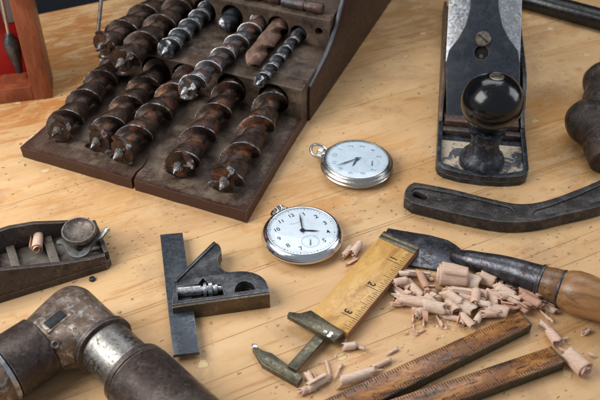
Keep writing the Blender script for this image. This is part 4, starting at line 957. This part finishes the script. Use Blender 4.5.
put(487, 280, -30, 1.0, .42, 1.8, 'upright looking curl against the chisel socket, right of the loose coil', GP)
put(415, 274, -8, 1.7, .22, 2.0, 'thin roll lying between the caliper edge and the chisel blade', GL, mat='shave2')
put(403, 283, -50, 1.2, .20, 1.8, 'slim slanting roll beside the caliper edge, left of its twin', GL)
put(413, 286, -60, 1.35, .25, 1.8, 'slanting roll right of the slim one by the caliper edge', GL)
put(399, 276, -30, .8, .18, 1.5, 'short curl tucked under the caliper edge', GL, mat='shave3')
put(412, 301, -14, 1.7, .42, 1.3, 'broad open shaving at the left end of the heap', GP, ragged=.1)
put(436, 307, -18, 1.2, .48, 1.5, 'broad pale roll in the middle front of the heap', GP, mat='shave2', ragged=.08)
put(449, 297, -30, .9, .30, 1.8, 'short roll above the broad pale roll', GP)
put(459, 294, -12, 1.5, .22, 2.0, 'straight thin roll in the middle of the heap', GP, z=.3, mat='shave2')
put(474, 302, 75, 1.1, .32, 1.6, 'crosswise roll standing over the middle of the heap', GP, z=.35)
put(487, 307, -22, 1.7, .26, 2.0, 'long roll resting toward the rule tip', GP, z=.1, mat='shave2')
put(497, 296, -8, 1.7, .25, 1.8, 'roll parallel to the chisel socket near the heap top', GP, z=.1)
put(505, 292, -45, 1.2, .38, 2.0, 'tight coil under the ferrule side of the socket', GP)
put(518, 299, -15, 1.8, .28, 1.8, 'cream roll below the ferrule of the chisel', GP, mat='shave2')
put(528, 305, -10, 1.3, .20, 1.6, 'small roll right of the rule tip, under the ferrule', GP)
put(478, 318, 60, .9, .24, 1.6, 'little roll at the front of the heap near the rule edge', GP, mat='shave2')
put(463, 318, 70, .9, .26, 1.5, 'little upright curl at the front of the heap, left of its neighbour', GP)
put(452, 317, -15, 1.1, .18, 1.4, 'flat sliver curl at the heap front', GP)
put(428, 297, -40, .7, .2, 1.4, 'small curl above the broad pale roll', GP, mat='shave3')
put(553, 362.5 + -26, -70, .95, .35, 1.8, 'crumpled curl beyond the tip of the longer rule', GR, mat='shave')
put(545, 326, -50, .8, .2, 1.4, 'small curl above the crumpled one beyond the rule tip', GR, mat='shave2')
put(577, 363, -58, 1.35, .48, 2.8, 'fat tight coil at the tip of the nearer rule', GR, mat='shave', roll=.5)
put(586, 332, 30, .45, .17, 1.3, 'tiny curl alone on bare wood right of the heap', GR, mat='shave2')
put(592, 355, -50, .3, .1, 1.2, 'speck sized curl at the right edge', GR, mat='shave2')
put(347, 252, 55, 1.0, .24, 1.7, 'left curl of the pair beside the chrome watch', GW)
put(356, 249, 60, 1.1, .26, 1.7, 'right curl of the pair beside the chrome watch', GW, mat='shave2')
put(351, 262, 40, .8, .10, 1.0, 'thin splinter curl below the pair by the watch', GW)
put(350, 346, 10, .8, .24, 1.5, 'crumpled shaving under the fixed jaw corner', GS, mat='shave2')
put(345, 341, 80, .8, .12, 1.2, 'thin standing curl by the fixed jaw corner', GS)
put(359, 347, -30, .6, .15, 1.3, 'smaller shaving right of the crumpled one', GS)
put(311, 379, -65, .9, .24, 1.6, 'curl touching the end of the sliding jaw', GJ)
put(318, 383, 35, 1.3, .30, 1.3, 'largest roll at the sliding jaw, lying slantwise', GJ, mat='shave2')
put(329, 371, -80, 1.0, .10, 1.2, 'thin upright curl right of the sliding jaw', GJ)
put(305, 390, 25, .8, .2, 1.5, 'short roll at the bottom near the sliding jaw', GJ)
put(360, 375, 20, 1.9, .30, 1.1, 'long flat roll on the bench above the longer rule', GS, mat='shave2', ragged=.1)
put(381, 364, 30, 1.3, .20, 1.4, 'slanting roll at the right end of the long flat one', GS)
put(413, 322, 85, 1.3, .09, 1.6, 'stringy shaving hanging down from the heap left end', GP, strip=True)
put(419, 333, 40, .7, .08, 1.4, 'stringy crumb cluster below the heap left end', GP, strip=True)
put(40, 251, 100, 1.35, .36, 2.6, 'copper toned rolled shaving inside the small plane body', None, z=.75, mat='shave')
put(98, 254, 20, .6, .12, 1.3, 'small pale sliver inside the toe of the small plane', None, z=.5, mat='shave2')
# more pieces packed into the heap
lab = 'small curled shaving packed in the heap below the chisel'
for i in range(64):
    t = random.random() ** 1.05; x = 396 + 150 * t; y = 298 + 5 * t + random.gauss(0, 9) - (5 if t > .75 else 0)
    if x > 470: y = min(y, 318 - (x - 470) * .16)
    y = max(y, 266 + max(0, (x - 440)) * .17); y = min(y, 330)
    big = random.random() < .5
    put(x, y, random.choice((random.uniform(-50, 10), random.uniform(-80, 60))), random.uniform(.7, 1.3) if big else random.uniform(.35, .8), random.uniform(.24, .36) if big else random.uniform(.12, .22), random.uniform(1.1, 1.8) if big else random.uniform(1.2, 2.4), lab, GP, z=random.choice((0, 0, .15, .35)), mat=random.choice(('shave', 'shave2', 'shave', 'shave2', 'shave3')), ragged=.07, strip=random.random() < .15)
for i, (x, y, dg, l_, r_) in enumerate(((398, 292, 60, 1.1, .12), (424, 318, 80, 1.2, .10), (440, 322, -70, .9, .12), (505, 305, 30, 1.3, .14), (546, 316, -60, .9, .12), (560, 341, 20, .7, .09), (338, 372, 70, .9, .09), (392, 352, 35, .7, .10), (566, 352, -40, .8, .12))):
    put(x, y, dg, l_, r_, random.uniform(2, 3.5), 'thin corkscrew ribbon of wood, one of several round the shavings', 'thin corkscrew ribbons', mat=('shave', 'shave2')[i % 2], strip=True)
# crumbs nobody could count
bm = bmesh.new()
def flake(p, s):
    a = random.uniform(0, 6.28); d = V((math.cos(a), math.sin(a), 0)); e = V((-d.y, d.x, 0)); w_ = s * random.uniform(.2, .6); h = random.uniform(.01, .06)
    bm.faces.new([bm.verts.new(p + q) for q in (d * s + Z * .012, e * w_ + Z * (h + .012), -d * s + Z * (.012 + h * .5), -e * w_ + Z * .014)])
for (cx, cy, sx, sy, n) in ((450, 318, 40, 16, 110), (420, 325, 14, 14, 30), (540, 320, 20, 18, 26), (350, 352, 12, 7, 18), (325, 384, 22, 10, 26), (352, 258, 10, 10, 14), (575, 335, 22, 20, 12), (370, 372, 35, 12, 24), (60, 262, 0, 0, 1), (430, 285, 30, 12, 40), (300, 240, 260, 150, 70)):
    for i in range(n):
        x, y = random.gauss(cx, sx * .6), random.gauss(cy, sy * .6)
        flake(P(x, y, 0), random.uniform(.03, .13) if n != 70 else random.uniform(.012, .03))
o = link('wood_crumbs', bm, M['shave2'], smooth=0); o['kind'] = 'stuff'; o['label'] = 'tiny crumbs and slivers of wood scattered round the shavings'

# small bead on the bench below the small plane
p = P(92.5, 280, 0)
o = link('steel_bead', lathe([(0, 0), (0, .16), (.06, .2), (.16, .17), (.2, .08), (.16, .05), (.12, 0)], p, Z, 20), M['aug_dark'], loc=p)
tagm(o, 'tiny dark metal stud on the bench just below the small plane', 'stud')

# ------------------------------------------------------------------ light and camera
w = bpy.data.worlds.new('World'); scene.world = w; w.use_nodes = True
bgn = w.node_tree.nodes['Background']; bgn.inputs[0].default_value = (.80, .88, 1.0, 1); bgn.inputs[1].default_value = .33
def area(name, locn, target, size, sy, power, col):
    l = bpy.data.lights.new(name, 'AREA'); l.shape = 'RECTANGLE'; l.size = size; l.size_y = sy; l.energy = power; l.color = col
    o = bpy.data.objects.new(name, l); COL.objects.link(o); o.location = locn
    o.rotation_euler = (V(target) - V(locn)).to_track_quat('-Z', 'Y').to_euler(); return o
area('key_softbox', (-48, -16, 46), (0, -4, 0), 44, 44, 55000, (1.0, .97, .93))
area('fill_softbox', (62, 6, 30), (2, 2, 0), 26, 34, 12000, (.93, .96, 1.0))
area('top_softbox', (8, 34, 62), (0, 2, 0), 60, 26, 21000, (.95, .97, 1.0))
cd = bpy.data.cameras.new('camera'); cd.lens = 48; cd.sensor_width = 36; cd.clip_start = 1; cd.clip_end = 1000
cam = bpy.data.objects.new('camera', cd); COL.objects.link(cam); cam.location = CAM; cam.rotation_euler = (math.pi / 2 - EL, 0, 0); scene.camera = cam
cd.dof.use_dof = True; cd.dof.focus_distance = 49; cd.dof.aperture_fstop = .15
vs = scene.view_settings; vs.view_transform = 'Standard'; vs.look = 'None'; vs.exposure = 0; vs.gamma = 1
for o in bpy.data.objects:
    if '_w' in o: del o['_w']
